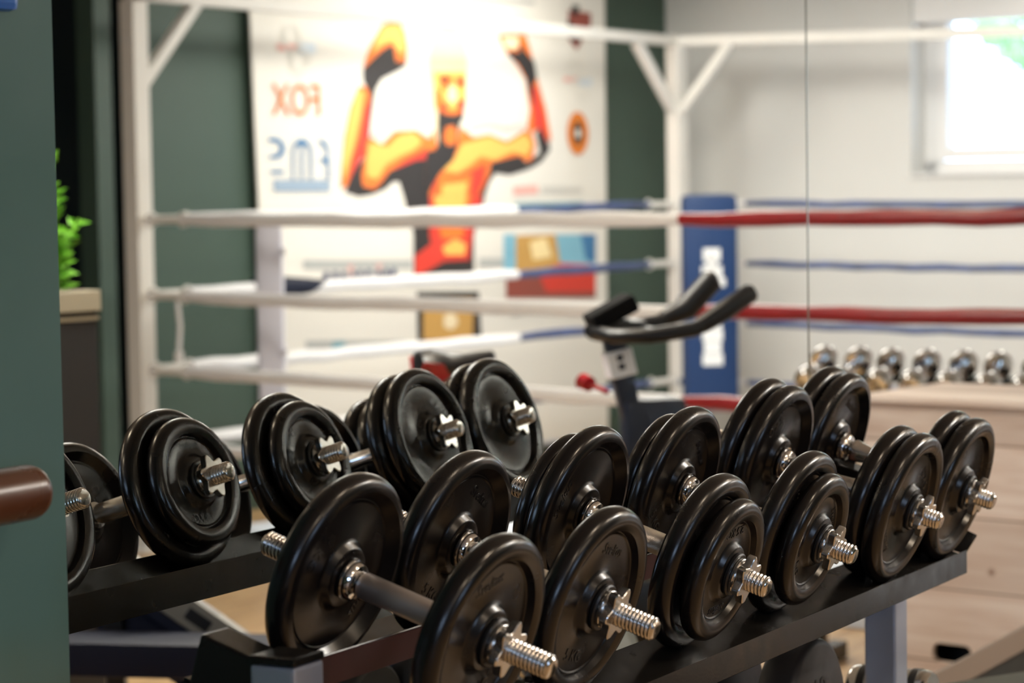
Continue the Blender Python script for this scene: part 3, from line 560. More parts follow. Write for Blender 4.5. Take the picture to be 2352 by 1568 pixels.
dumbbell(2.1137, .0006, [(B, .0895)], [(B, .0850)], 'plain', (0.25, 2.1, .3, .35, .1), 'nearest dumbbell, one large black plate per side and a plain worn grey handle')
dumbbell(2.3445, -.0002, [(B, .0915)], [(B, .0850)], 'knurled', (-0.25, .5, 1.1, .1, .4), 'second dumbbell from the near end, one large plate per side, long bare thread')
dumbbell(2.6412, -.0004, [(B, .0850), (S_, .1145)], [(B, .0850), (S_, .1135)], 'knurled', (1.9, -1.2, .7, .5, .25), 'third dumbbell from the near end with knurled grip, small plate outside large')
dumbbell(2.9133, -.0012, [(B, .0865), (S_, .1145)], [(B, .0850), (S_, .1135)], 'flared', (-2.4, .8, .2, .2, .0), 'fourth dumbbell from the near end, small plate outside large, flared chrome grip')
dumbbell(3.2326, .0006, [(B, .0850), (B, .1165)], [(B, .0850), (B, .1160)], 'flared', (1.0, 2.6, .9, .45, .15), 'fifth dumbbell from the near end with two large plates per side')
dumbbell(3.4588, .0009, [(B, .0850), (B, .1165)], [(B, .0850), (B, .1160)], 'flared', (0.2, .4, .5, .05, .3), 'farthest dumbbell on the top shelf, beside the tray end, two large plates per side')

# ------------------------------------------------------------------ rack
rack = empty('dumbbell_rack', (2.8, -0.35, 0), 'black and silver steel two tier dumbbell rack standing before the mirror', 'rack')
def sheet(bm, u0, u1, pts, th):
    """folded sheet with cross-section pts = [(y, z)] running along x"""
    n = len(pts); off = []
    for i in range(n):
        a = Vector(pts[max(i - 1, 0)]); b = Vector(pts[i]); c = Vector(pts[min(i + 1, n - 1)])
        t1 = (b - a).normalized() if i > 0 else (c - b).normalized(); t2 = (c - b).normalized() if i < n - 1 else t1
        n1 = Vector((-t1.y, t1.x)); n2 = Vector((-t2.y, t2.x)); m_ = (n1 + n2); m_ = m_ / max(0.3, m_.dot(n1))
        off.append(b + m_ * th)
    ring = [Vector(p) for p in pts] + off[::-1]
    A = [bm.verts.new((u0, p.x, p.y)) for p in ring]; Bv = [bm.verts.new((u1, p.x, p.y)) for p in ring]
    L = len(ring)
    for i in range(L): bm.faces.new((A[i], A[(i + 1) % L], Bv[(i + 1) % L], Bv[i]))
    for i in range(n - 1):
        j = L - 1 - i
        bm.faces.new((A[i], A[j], A[j - 1], A[i + 1])); bm.faces.new((Bv[i], Bv[i + 1], Bv[j - 1], Bv[j]))
def yz(s, o): p = rp(0, s, o); return (p.y, p.z)
U0, U1 = 1.970, 3.530
def part(o): o.parent = rack; o.matrix_parent_inverse = Matrix.Translation((-2.8, 0.35, 0)); return o
# rear rail: raised inner flange, base, rear lip turned down
bm = bmesh.new(); e = yz(-.142, .1092)
sheet(bm, U0, U1, [yz(-.066, .078), yz(-.066, .1092), e, (e[0], e[1] - .045)], -0.0025)
bmesh.ops.bevel(bm, geom=[ed for ed in bm.edges if abs(ed.verts[0].co.x - ed.verts[1].co.x) > .5], offset=.0008, segments=1, affect='EDGES')
o = part(finish(bm, 'rear_rail', M['rack_black'])); o['label'] = 'black folded rear rail with turned down lip'
# front rail: base and front lip
bm = bmesh.new(); e = yz(.1355, .1015)
sheet(bm, U0, U1, [yz(.058, .1150), yz(.058, .1092), yz(.1275, .1092), e, (e[0], e[1] - .029), (e[0] + .004, e[1] - .030)], -0.0025)
bmesh.ops.bevel(bm, geom=[ed for ed in bm.edges if abs(ed.verts[0].co.x - ed.verts[1].co.x) > .5], offset=.0007, segments=1, affect='EDGES')
o = part(finish(bm, 'front_rail', M['rack_black']))
# red brown cross bar under the rear rail's inner flange
p0 = rp(0, -.066, .079)
bm = bmesh.new(); box(bm, I4, (1.972, p0.y - .0045, p0.z - .031), (U1 - .04, p0.y - .0030, p0.z - .001), 0.0)
part(finish(bm, 'cross_bar', M['rack_red']))
# far end wing and side plates that tie the rails
bm = bmesh.new()
q = [rp(U1, .136, .103), rp(U1, .060, .1095), rp(U1 + .035, .060, .072), rp(U1 + .030, .136, .078)]
v = [bm.verts.new(x) for x in q] + [bm.verts.new(x + Vector((.002, 0, -.002))) for x in q]
for f in ((0, 1, 2, 3), (7, 6, 5, 4), (0, 4, 5, 1), (1, 5, 6, 2), (2, 6, 7, 3), (3, 7, 4, 0)): bm.faces.new([v[i] for i in f])
part(finish(bm, 'end_wing', M['rack_black']))
for uu in (1.966, 3.497):
    bm = bmesh.new(); A = [rp(uu, -.140, .112), rp(uu, .125, .112), rp(uu, .125, .136), rp(uu, -.140, .136)]
    f1 = [bm.verts.new(x) for x in A]; f2 = [bm.verts.new(x + Vector((.0045, 0, 0))) for x in A]
    bm.faces.new(f1); bm.faces.new(f2[::-1])
    for i in range(4): bm.faces.new((f1[i], f1[(i + 1) % 4], f2[(i + 1) % 4], f2[i]))
    part(finish(bm, 'side_plate', M['rack_black']))
for px in (1.9405, 3.528):
    bm = bmesh.new(); box(bm, I4, (px - .0255, -.377, 0.056), (px + .0255, -.327, 1.0005), 0.004)
    o = part(finish(bm, 'post', M['rack_silver'])); o['label'] = 'square silver steel post'
    bm = bmesh.new(); box(bm, I4, (px - .0265, -.378, 1.001), (px + .0265, -.326, 1.0095), 0.003); part(finish(bm, 'post_cap', M['rack_black']))
    # bracket arm rising towards the mirror
    Ma = frame((px, -.3255, .9650), (0, math.cos(TAU), math.sin(TAU)), (-1, 0, 0), (0, -math.sin(TAU), math.cos(TAU)))
    bm = bmesh.new(); box(bm, Ma, (0, -.0225, -.075), (.072, .0225, .040), .003); part(finish(bm, 'bracket_arm', M['rack_black']))
    bm = bmesh.new(); sqtube(bm, (px, -.68, .0275), (px, -.10, .0275), .052, bev=.003, wy=.05); part(finish(bm, 'foot', M['rack_black']))
    bm = bmesh.new(); box(bm, I4, (px - .02, -.45, .560), (px + .02, -.378, .606), .003); box(bm, I4, (px - .02, -.326, .560), (px + .02, -.19, .606), .003); part(finish(bm, 'shelf_arm', M['rack_black']))
# lower shelf
bm = bmesh.new(); sheet(bm, 1.92, 3.72, [(-.46, .575), (-.46, .611), (-.382, .611)], -0.003); part(finish(bm, 'lower_shelf', M['rack_black']))
bm = bmesh.new(); sheet(bm, 1.92, 3.72, [(-.322, .611), (-.18, .611), (-.18, .575)], -0.003); part(finish(bm, 'lower_shelf', M['rack_black']))

# round headed rubber dumbbells on the lower shelf
SL = 0.0
def round_db(x, yc, R, L, num, label, chrome=False):
    dirv = Vector((0, -math.cos(SL), -math.sin(SL))); nv = Vector((0, -math.sin(SL), math.cos(SL)))
    zc = .6115 + R
    r = empty('round_dumbbell', (0, 0, 0), label, 'dumbbell', 'round head dumbbells on the lower shelf'); r.matrix_world = frame((x, yc, zc), dirv, dirv.cross(nv) * -1, nv)
    for sg in (1, -1):
        bm = bmesh.new(); x0, x1 = sg * (L / 2 - .062), sg * L / 2
        lathe(bm, I4, [(x0, 0), (x0, R * .8), (x0 + sg * .008, R * .97), (x0 + sg * .014, R), (x1 - sg * .010, R), (x1 - sg * .004, R * .97), (x1, R * .90), (x1, 0)], 48)
        if num: add_mesh(bm, text_mesh(num, R * .52, .0009, frame((x1, 0, R * .28), (0, sg, 0), (0, 0, 1), (sg, 0, 0))))
        finish(bm, 'head', M['chrome'] if chrome else M['rubber_matte'], r, True, 35)
        if chrome:
            bm = bmesh.new(); lathe(bm, I4, [(x1 - sg * .03, R * 1.004), (x1 - sg * .03, R * 1.04), (x1 - sg * .018, R * 1.04), (x1 - sg * .018, R * 1.004)], 48, True); finish(bm, 'rubber_band', M['black_ring'], r, True)
    bm = bmesh.new(); lathe(bm, I4, [(-L / 2 + .06, 0), (-L / 2 + .06, .013), (0, .016), (L / 2 - .06, .013), (L / 2 - .06, 0)], 24); finish(bm, 'grip', M['chrome'], r, True)
M['rubber_matte'] = mat('matte_black_rubber', (0.016, 0.014, 0.014), 0.45, 0, (20, 0.3, 0.08))
round_db(2.985, -.30, .080, .18, '10', 'round headed black dumbbell on the lower shelf, left of the numbered one')
round_db(3.170, -.30, .103, .18, '12', 'round headed black dumbbell with a stamped number under the front lip')
round_db(3.625, -.325, .040, .13, '', 'chrome headed dumbbell at the far end of the lower shelf', True)

# ------------------------------------------------------------------ ring cage
cage = empty('boxing_ring', (NL + E1 * 1.8 + E2 * 1.8), 'white painted steel cage frame of the boxing ring, with top bars and braces', 'boxing ring')
ci = Matrix.Translation(-(NL + E1 * 1.8 + E2 * 1.8))
def cpart(o): o.parent = cage; o.matrix_parent_inverse = ci; return o
TOP = {0: 2.215, 1: 2.150, 2: 2.04, 3: 2.19}
CORN = [NL, FL, FR, NR]
for i, c in enumerate(CORN):
    bm = bmesh.new(); box(bm, frame(c, E1, E2, Z), (-.04, -.04, 0.005), (.04, .04, TOP[i] - .025), .004); cpart(finish(bm, 'post', M['ringwhite']))
    bm = bmesh.new(); box(bm, frame(c, E1, E2, Z), (-.10, -.10, 0), (.10, .10, 0.006)); cpart(finish(bm, 'base_plate', M['ringwhite']))
for i in range(4):
    a, b = CORN[i] + Z * TOP[i], CORN[(i + 1) % 4] + Z * TOP[(i + 1) % 4]
    d = (b - a).normalized(); bm = bmesh.new(); sqtube(bm, a - d * .03, b + d * .03, .05, bev=.003); cpart(finish(bm, 'top_bar', M['ringwhite']))
    for p, q, tz in ((CORN[i], d, TOP[i]), (CORN[(i + 1) % 4], -d, TOP[(i + 1) % 4])):
        if p is NR or p is FR or (p is NL and abs(q.dot(E2)) > .9): continue
        h = Vector((q.x, q.y, 0)).normalized()
        bm = bmesh.new(); sqtube(bm, p + Z * (tz - .36) + h * .03, p + Z * (tz - .02) + h * .34, .045, bev=.003); cpart(finish(bm, 'brace', M['ringwhite']))
rf = wbox('ring_canvas', (.06, .06, 0.0), (RING - .06, RINGD - .06, .045), M['canvas'], None, .01, frame(NL, E1, E2, Z)); tag(rf, 'pale canvas ring floor lying inside the white cage', 'ring floor')
HT = [1.32, 1.02, 0.72, 0.42]
LV = ['top', 'second', 'third', 'lowest']
def sag(a, b, k, n=15, jit=0.0, seed=0):
    rnd = random.Random(seed); out = []
    for i in range(n):
        t = i / (n - 1); out.append(a.lerp(b, t) - Z * (4 * k * t * (1 - t)) + Z * (rnd.uniform(-jit, jit) if 0 < i < n - 1 else 0))
    return out
def rope(a, b, segs, label, k=0.01, seed=0, tb=.22):
    """rope between two post faces; segs = [(t0, t1, material, radius, part name)]"""
    r = empty('ring_rope', a, label, 'rope', 'ropes of the boxing ring'); inv = Matrix.Translation(-a)
    L = (b - a).length; d = (b - a).normalized(); pts = sag(a + d * tb, b - d * tb, k, 25, .004, seed)
    P_ = [p for p in pts]
    bm = bmesh.new(); tube(bm, [a] + P_ + [b], .010, 8); o = finish(bm, 'core', M['rope_white'], r, True); o.matrix_parent_inverse = inv
    for (t0, t1, m_, rad, nm) in segs:
        i0, i1 = int(round(t0 * 24)), int(round(t1 * 24)); sub = P_[i0:i1 + 1]
        sub = [sub[0] + (sub[1] - sub[0]) * 0.01] + sub[1:-1] + [sub[-1]]
        bm = bmesh.new(); n = len(sub); rr = [rad * (1 + .06 * math.sin(j * 2.3 + seed)) for j in range(n)]; rr[0] *= .8; rr[-1] *= .8
        tube(bm, sub, rr, 12); o = finish(bm, nm, m_, r, True, 60); o.matrix_parent_inverse = inv
    # turnbuckles with eye ends
    for p, q in ((a, d), (b, -d)):
        bm = bmesh.new(); tube(bm, [p + q * .045, p + q * .20], .016, 8)
        for e in (.03, .215):
            c = p + q * e; s_ = q.cross(Z).normalized(); tube(bm, [c + (q * math.cos(x) + Z * math.sin(x)) * .024 for x in [k_ * math.pi / 5 for k_ in range(10)]], .007, 6, closed=True)
        o = finish(bm, 'turnbuckle', M['ringwhite'], r, True); o.matrix_parent_inverse = inv
W_, R_d, B_ = M['rope_white'], M['rope_red'], M['rope_blue']
for i, h in enumerate(HT):
    z = Z * h
    rope(NL + E2 * .04 + z, NR - E2 * .04 + z, [(.02, .62, W_, .0255, 'white_cover'), (.62, .985, R_d, .0255, 'red_cover')], LV[i] + ' rope on the near side of the ring, half white and half red', .012 if i else .006, 3 + i)
    rope(NL + E1 * .04 + z, FL - E1 * .04 + z, [(.02, .664, W_, .0265, 'white_cover'), (.664, .985, B_, .021, 'blue_cover')], LV[i] + ' rope before the poster, half white and half blue', .01, 13 + i)
    if i < 3: rope(FL + E2 * .04 + z, FR - E2 * .04 + z, [(.03, .985, B_, .018, 'blue_cover')], LV[i] + ' thin blue rope on the far side under the small window', .012, 23 + i)
    else: rope(FL + E2 * .04 + z, FR - E2 * .04 + z, [(.03, .985, B_, .018, 'blue_cover')], 'lowest thin blue rope on the far side, behind the exercise bike', .012, 23 + i)
# corner pads
def pad(c, ax, wd, m_, z0, z1, label, deco=None, th=.11):
    r = empty('corner_pad', (c.x, c.y, z0), label, 'pad'); inv = Matrix.Translation((-c.x, -c.y, -z0))
    bx = frame(c, ax, Z.cross(ax), Z); bm = bmesh.new()
    n = 10; ring0 = []
    prof = [(-wd / 2, -th / 2), (wd / 2, -th / 2), (wd / 2, th / 2), (-wd / 2, th / 2)]
    box(bm, bx, (-wd / 2, -th / 2, z0), (wd / 2, th / 2, z1), .035)
    o = finish(bm, 'cushion', m_, r, True, 50); o.matrix_parent_inverse = inv
    bm = bmesh.new()
    bm.free()
    for k in range(3):
        bm = bmesh.new(); box(bm, bx, (-wd / 2 - .01, -th / 2 - .006, z0 + (z1 - z0) * (.12 + .38 * k)), (wd / 2 + .01, -th / 2 + .02, z0 + (z1 - z0) * (.12 + .38 * k) + .03)); o = finish(bm, 'strap', m_, r); o.matrix_parent_inverse = inv
    return r, bx, inv
ax1 = (E2 - E1).normalized()     # across the corner at NL
padw, _, _ = pad(NL + (E1 + E2) * .365, ax1, .27, M['pad_white'], .24, 1.30, 'pale lavender white corner pad at the near corner of the ring, left')
ax2 = (E2 + E1).normalized()
padb, bx, inv = pad(FL + (E2 - E1) * .30 + E2 * .10, ax2, .27, M['pad_blue'], .30, 1.37, 'blue corner pad with white lettering at the far corner of the ring', th=.14)
for nm, rows in (('white_emblem', ((1.075, .085, .05), (1.035, .055, .05), (.985, .10, .06), (.94, .13, .03))), ('white_lettering', ((.74, .09, .045), (.68, .10, .045), (.62, .085, .045), (.56, .10, .045)))):
    bm = bmesh.new()
    for zz, ww, hh in rows: box(bm, bx, (-ww / 2, .072, zz - hh / 2 - .006), (ww / 2, .0735, zz + hh / 2 + .006))
    o = finish(bm, nm, M['frame_white'], padb); o.matrix_parent_inverse = inv
# navy strap on the second rope before the poster and a loose strap hanging from it
a = NL + E1 * .64 + Z * 1.018; b = NL + E1 * 1.08 + Z * 1.016
bm = bmesh.new(); tube(bm, [a.lerp(b, t) for t in (0, .15, .4, .7, 1)], [.045, .050, .046, .034, .02], 12); o = finish(bm, 'rope_wrap', M['navy'], None, True); tag(o, 'dark navy wrap on the second rope beside the pale corner pad', 'rope wrap')
a = NL + E2 * .215
bm = bmesh.new(); tube(bm, [a + Z * 1.0, a + Z * .90 + E1 * .01, a + Z * .80], .010, 6); lathe(bm, frame(a + Z * .80, -Z, E1, E2), [(0, .010), (.0, .018), (.04, .018), (.04, 0)], 10); o = finish(bm, 'hanging_strap', M['rope_white'], None, True); tag(o, 'short pale strap hanging from the second near rope by the post', 'strap')

# ------------------------------------------------------------------ poster
INK = {'dark': (.030, .026, .026), 'orange': (.85, .20, .03), 'yellow': (.95, .52, .12), 'red': (.70, .05, .03), 'cream': (.88, .74, .50), 'cream2': (.75, .73, .68), 'paleyellow': (.95, .76, .40), 'gold': (.58, .33, .09), 'gray': (.45, .46, .45), 'lightgray': (.62, .60, .56),
       'sky': (.22, .48, .62), 'darkred': (.30, .07, .05), 'blue': (.05, .19, .40), 'teal': (.15, .33, .40), 'bluegray': (.38, .48, .60), 'pinkred': (.85, .45, .40), 'paleblue': (.62, .70, .78), 'base': (.80, .77, .71), 'logoorange': (.72, .20, .02), 'navyink': (.03, .05, .14)}
INKN = list(INK); INKM = [mat('poster_' + k, v, .55) for k, v in INK.items()]
PM = frame(G0 + E2 * .05, -E1, Z, E2)     # x = reading direction, y = up, z = off the banner
def pv(s, z, off=0.0): return PM @ Vector((-s, z, off))
poster = empty('banner', PM @ Vector((-2.4, .12, 0)), 'large white boxing banner with an orange fighter raising both fists', 'banner')
pinv = Matrix.Translation(-(PM @ Vector((-2.4, .12, 0))))
bm = bmesh.new()
A = [(1.080, 2.58), (3.675, 2.58), (3.655, .12), (1.160, .12)]
f1 = [bm.verts.new(pv(s, z, 0)) for s, z in A]; f2 = [bm.verts.new(pv(s, z, -.012)) for s, z in A]
bm.faces.new(f1); bm.faces.new(f2[::-1])
for i in range(4): bm.faces.new((f1[i], f1[(i + 1) % 4], f2[(i + 1) % 4], f2[i]))
for f in bm.faces: f.material_index = INKN.index('base')
for j, (c, pts) in enumerate(PRINT):
    # printed colour laid as a thin film
    vs = [bm.verts.new(pv(s, z, .00008 * (j + 1))) for s, z in pts]
    f = bm.faces.new(vs); f.material_index = INKN.index(c)
    f.normal_update()
    if f.normal.dot(E2) < 0: f.normal_flip()
K = .00008 * (len(PRINT) + 8)
def ell(cx, cz, rx, rz, ink, off, n=32, ring=None):
    o_ = [bm.verts.new(pv(cx + rx * math.cos(2 * math.pi * i / n), cz + rz * math.sin(2 * math.pi * i / n), off)) for i in range(n)]
    if ring:
        q = [bm.verts.new(pv(cx + (rx - ring) * math.cos(2 * math.pi * i / n), cz + (rz - ring) * math.sin(2 * math.pi * i / n), off)) for i in range(n)]
        for i in range(n): f = bm.faces.new((o_[i], o_[(i + 1) % n], q[(i + 1) % n], q[i])); f.material_index = INKN.index(ink)
    else: f = bm.faces.new(o_); f.material_index = INKN.index(ink)
ell(3.423, 1.691, .088, .110, 'logoorange', K); ell(3.423, 1.691, .042, .060, 'dark', K + .0002); ell(3.423, 1.691, .024, .022, 'cream2', K + .0004)
ell(1.345, 2.105, .060, .060, 'cream2', K, ring=.012); ell(1.395, 2.01, .060, .060, 'cream2', K, ring=.012)
ell(3.40, 2.01, .055, .055, 'cream2', K, ring=.010); ell(3.46, 1.925, .055, .055, 'cream2', K, ring=.010)
for line in ([(1.866, 1.684), (1.936, 1.691), (2.018, 1.756), (2.110, 1.767), (2.192, 1.754), (2.286, 1.789)], [(2.568, 1.719), (2.70, 1.741), (2.855, 1.713), (3.003, 1.732)]):
    for (s0, z0), (s1, z1) in zip(line, line[1:]):
        f = bm.faces.new([bm.verts.new(pv(*q, K)) for q in ((s0, z0 - .008), (s1, z1 - .008), (s1, z1 + .008), (s0, z0 + .008))]); f.material_index = INKN.index('lightgray')
def ptext(body, s, z, size, ink, sx=1.0):
    add_mesh(bm, text_mesh(body, size, .0, PM @ Matrix.Translation((-s, z, K + .001)) @ Matrix.Diagonal((sx, 1, 1, 1))), INKN.index(ink))
ptext('FOX', 1.370, 1.824, .205, 'logoorange', .78)
# unreadable small lettering, dark blocks
rnd = random.Random(5)
for k in range(9):
    s = 1.535 + k * .058; hh = rnd.uniform(.028, .045)
    for dz in (hh * .5, -hh * .5):
        ell(s + rnd.uniform(-.004, .004), 1.020 + dz * .6, .020, .020, 'navyink', K, 8)
for s in (1.70, 1.895):
    f = bm.faces.new([bm.verts.new(pv(*q, K)) for q in ((s - .022, 1.062), (s + .022, 1.062), (s + .022, 1.072), (s - .022, 1.072))]); f.material_index = INKN.index('pinkred')
    f = bm.faces.new([bm.verts.new(pv(*q, K)) for q in ((s - .007, 1.02), (s + .007, 1.02), (s + .007, 1.062), (s - .007, 1.062))]); f.material_index = INKN.index('pinkred')
me = bpy.data.meshes.new('print'); bm.to_mesh(me); bm.free()
o = link('sheet', me, INKM, poster); o.matrix_parent_inverse = pinv
for zz, sa, sb in ((2.585, 1.07, 3.685), (.115, 1.15, 3.665)):
    bm = bmesh.new(); tube(bm, [pv(sa, zz, -.004), pv(sb, zz, -.004)], .012, 10); o = finish(bm, 'rod', M['rack_silver'], poster, True); o.matrix_parent_inverse = pinv
# wall batten the banner hangs from
bm = bmesh.new(); box(bm, frame(G0, E1, E2, Z), (1.05, .001, 2.56), (3.70, .036, 2.60), .003); o = finish(bm, 'hanging_batten', M['ringwhite'], poster); o.matrix_parent_inverse = pinv

# ------------------------------------------------------------------ exercise bike
fw = Vector((.52, .60, 0)).normalized()
BK = Vector((5.302, -1.520, 0)); lt = Z.cross(fw)
bike = empty('exercise_bike', BK, 'black indoor cycling bike with red and black saddle before the ring', 'bike')
bike.matrix_world = frame(BK, fw, lt, Z)
def bpart(bm, nm, m_, par=None, smooth=True, ang=40): return finish(bm, nm, m_, par or bike, smooth, ang)
M['black_foam'] = mat('black_foam', (.006, .006, .007), .85, spec=.15)
# base: two feet, rail
for x in (-.25, .92):
    bm = bmesh.new(); tube(bm, [(x, -.26, .035), (x, .26, .035)], .030, 14); bpart(bm, 'foot', M['black_plastic'])
bm = bmesh.new(); sqtube(bm, (-.25, 0, .09), (.92, 0, .09), .055, bev=.006); sqtube(bm, (-.05, 0, .09), (.16, 0, .62), .06, bev=.006); sqtube(bm, (.16, 0, .45), (.52, 0, .34), .055, bev=.006); sqtube(bm, (.80, 0, .09), (.60, 0, .78), .06, bev=.006)
bpart(bm, 'frame', M['darkblue_plastic'])
# seat post and slider
bm = bmesh.new(); sqtube(bm, (.12, 0, .60), (.075, 0, .96), .04, bev=.004); sqtube(bm, (-.03, 0, .968), (.15, 0, .968), .035, bev=.004); bpart(bm, 'seat_post', M['chrome'])
bm = bmesh.new(); lathe(bm, frame((.15, -.03, .62), (0, -1, 0), (1, 0, 0), (0, 0, -1)), [(0, .008), (.03, .008), (.032, .026), (.055, .024), (.056, 0)], 16); bpart(bm, 'knob', M['red'])
# saddle: lofted sections
def saddle(shrink=0.0, z=.0):
    bm = bmesh.new(); secs = [(x_ * .66 + .058, w_, h_ + .030) for x_, w_, h_ in ((-.125, .050, .995), (-.115, .100, 1.0), (-.06, .112, 1.005), (0, .085, .995), (.06, .050, .992), (.12, .030, .996), (.165, .024, .998), (.178, .012, .992))]
    rings = []
    for x, wd, h in secs:
        row = []
        for k in range(14):
            t = 2 * math.pi * k / 14; yy = (wd - shrink) * math.cos(t); zz = h - .03 + (.034 if math.sin(t) > 0 else .030) * math.sin(t) + z
            row.append(bm.verts.new((x, yy, zz)))
        rings.append(row)
    for a_, b_ in zip(rings, rings[1:]):
        for k in range(14): bm.faces.new((a_[k], a_[(k + 1) % 14], b_[(k + 1) % 14], b_[k]))
    bm.faces.new(rings[0][::-1]); bm.faces.new(rings[-1]); return bm
sd = bpart(saddle(), 'saddle', M['black_plastic'])
for sy in (1, -1):
    bm = bmesh.new(); v = [bm.verts.new(q) for q in ((-.026, sy * .055, .965), (-.022, sy * .108, 1.015), (.025, sy * .118, 1.008), (.045, sy * .085, .975), (.018, sy * .075, .955))]
    w2 = [bm.verts.new(Vector(x.co) * 1.0 + Vector((0, sy * .006, 0))) for x in v]
    bm.faces.new(v); bm.faces.new(w2[::-1])
    for k in range(5): bm.faces.new((v[k], v[(k + 1) % 5], w2[(k + 1) % 5], w2[k]))
    o = finish(bm, 'red_panel', M['red'], sd)
# handlebar post with label
bm = bmesh.new(); sqtube(bm, (.555, 0, .72), (.475, 0, 1.07), .050, bev=.004, up=(0, 1, 0)); bpart(bm, 'handlebar_post', M['darkblue_plastic'])
bm = bmesh.new(); box(bm, I4, (.50, -.045, .60), (.66, .045, .90), .02); bpart(bm, 'shroud', M['darkblue_plastic'])
bm = bmesh.new(); box(bm, frame((.494, 0, .990), (.225, 0, -1), (0, 1, 0), (1, 0, .225)), (-.033, -.033, -.033), (.033, .033, .033), .002); lb = bpart(bm, 'label', M['paper'], None, False)
bm = bmesh.new()
for k in range(2): box(bm, frame((.494, 0, .990), (.225, 0, -1), (0, 1, 0), (1, 0, .225)), (-.022 + k * .022, .033, -.010), (-.008 + k * .022, .0342, .006))
finish(bm, 'label_print', M['navy'], lb)
# clamp head, forearm pads, long horns
bm = bmesh.new(); box(bm, I4, (.42, -.05, 1.045), (.56, .05, 1.10), .02); bpart(bm, 'clamp', M['black_plastic'])
for sy in (-1, 1):
    bm = bmesh.new(); tube(bm, [(.43, sy * .03, 1.070), (.45, sy * .12, 1.065), (.53, sy * .165, 1.065), (.645, sy * .172, 1.080), (.72, sy * .170, 1.120)], [.018, .019, .020, .020, .018], 12)
    h = bpart(bm, 'handlebar', M['black_plastic'])
    bm = bmesh.new(); tube(bm, [(.66, sy * .172, 1.088), (.72, sy * .170, 1.122 - .010 * (sy < 0)), (.79, sy * .165, 1.165 + .022 * (sy < 0)), (.80, sy * .165, 1.170 + .022 * (sy < 0))], [.022, .026 + .006 * (sy < 0), .025 + .007 * (sy < 0), .018], 12); finish(bm, 'grip', M['black_plastic'], h, True)
bm = bmesh.new(); tube(bm, [(.55, -.165, 1.068), (.55, .165, 1.068)], .017, 10); bpart(bm, 'cross_tube', M['black_plastic'])
bm = bmesh.new(); box(bm, frame((.47, 0, 1.115), (1, 0, .5), (0, 1, 0), (-.5, 0, 1)), (-.05, -.055, -.02), (.06, .055, .02), .008); bpart(bm, 'console', M['black_foam'])
bm = bmesh.new(); lathe(bm, frame((.425, -.02, .935), (-.6, -.5, .3), (0, .5, .8), (-.8, .4, 0)), [(-.06, .007), (.0, .008), (.004, .024), (.03, .026), (.036, .018), (.037, 0)], 16); bpart(bm, 'resistance_knob', M['red'])
# flywheel with silver disc
bm = bmesh.new(); lathe(bm, frame((.70, 0, .46), (0, 1, 0), (1, 0, 0), (0, 0, -1)), [(-.02, 0), (-.02, .20), (-.012, .235), (.012, .235), (.02, .20), (.02, 0)], 48); bpart(bm, 'flywheel', M['chrome'])
bm = bmesh.new(); lathe(bm, frame((.66, 0, .845), (0, 1, 0), (1, 0, 0), (0, 0, -1)), [(-.035, 0), (-.035, .03), (.035, .03), (.035, 0)], 24); box(bm, I4, (.60, -.02, .77), (.66, .02, .87), .004); bpart(bm, 'brake_caliper', M['chrome'])
bm = bmesh.new(); lathe(bm, frame((.22, 0, .33), (0, 1, 0), (1, 0, 0), (0, 0, -1)), [(-.045, 0), (-.045, .10), (-.03, .115), (.03, .115), (.045, .10), (.045, 0)], 32); box(bm, I4, (.22, -.04, .26), (.72, .04, .44), .02); bpart(bm, 'chain_guard', M['black_plastic'])
for sy, ang in ((1, .6), (-1, .6 + math.pi)):
    dx, dz = .17 * math.cos(ang), .17 * math.sin(ang); bm = bmesh.new(); sqtube(bm, (.22, sy * .065, .33), (.22 + dx, sy * .075, .33 + dz), .022, bev=.003); c = bpart(bm, 'crank', M['chrome'])
    bm = bmesh.new(); box(bm, I4, (.22 + dx - .05, sy * .135 - .045, .33 + dz - .012), (.22 + dx + .05, sy * .135 + .045, .33 + dz + .012), .004); finish(bm, 'pedal', M['black_plastic'], c)

# ------------------------------------------------------------------ plywood box with chrome dumbbells
BX = Vector((6.195, -.711, 0))
pb = empty('plyometric_box', BX, 'pine plywood box with a dark hand slot, before the chrome dumbbells', 'box')
pb.matrix_world = frame(BX, E2, E1 * 1.0, Z) if False else frame(BX, E2, -E1, Z)
# local x runs towards the mirror wall, y towards the camera side of the room, z up; the box extends to -y
Lb, Db, Hb = .62, .42, .876
def board(nm, lo, hi, holes=None):
    return wbox(nm, lo, hi, M['pine'], pb, .0025)
# face panel with a slot: built from strips around the hole
bm = bmesh.new()
hx, hz, hw, hh = .258, .212, .115, .05
outer = [(0, 0.0), (Lb, 0.0), (Lb, Hb - .019), (0, Hb - .019)]
def slotpts(n=6):
    r = .02; pts = []
    for cx, cz, a0 in ((hx + hw / 2 - r, hz + hh / 2 - r, 0), (hx - hw / 2 + r, hz + hh / 2 - r, 90), (hx - hw / 2 + r, hz - hh / 2 + r, 180), (hx + hw / 2 - r, hz - hh / 2 + r, 270)):
        for k in range(n): a = math.radians(a0 + 90 * k / (n - 1)); pts.append((cx + r * math.cos(a), cz + r * math.sin(a)))
    return pts
sp = slotpts(); cnr = [outer[2], outer[3], outer[0], outer[1]]
fr = {}
for yy in (0.0, -.018):
    fr[yy] = ([bm.verts.new((x, yy, z)) for x, z in sp], [bm.verts.new((x, yy, z)) for x, z in cnr])
for yy in (0.0, -.018):
    s_, c_ = fr[yy]
    for q in range(4):
        for k in range(5): bm.faces.new((c_[q], s_[q * 6 + k], s_[q * 6 + k + 1]))
        bm.faces.new((c_[q], s_[q * 6 + 5], s_[(q * 6 + 6) % 24], c_[(q + 1) % 4]))
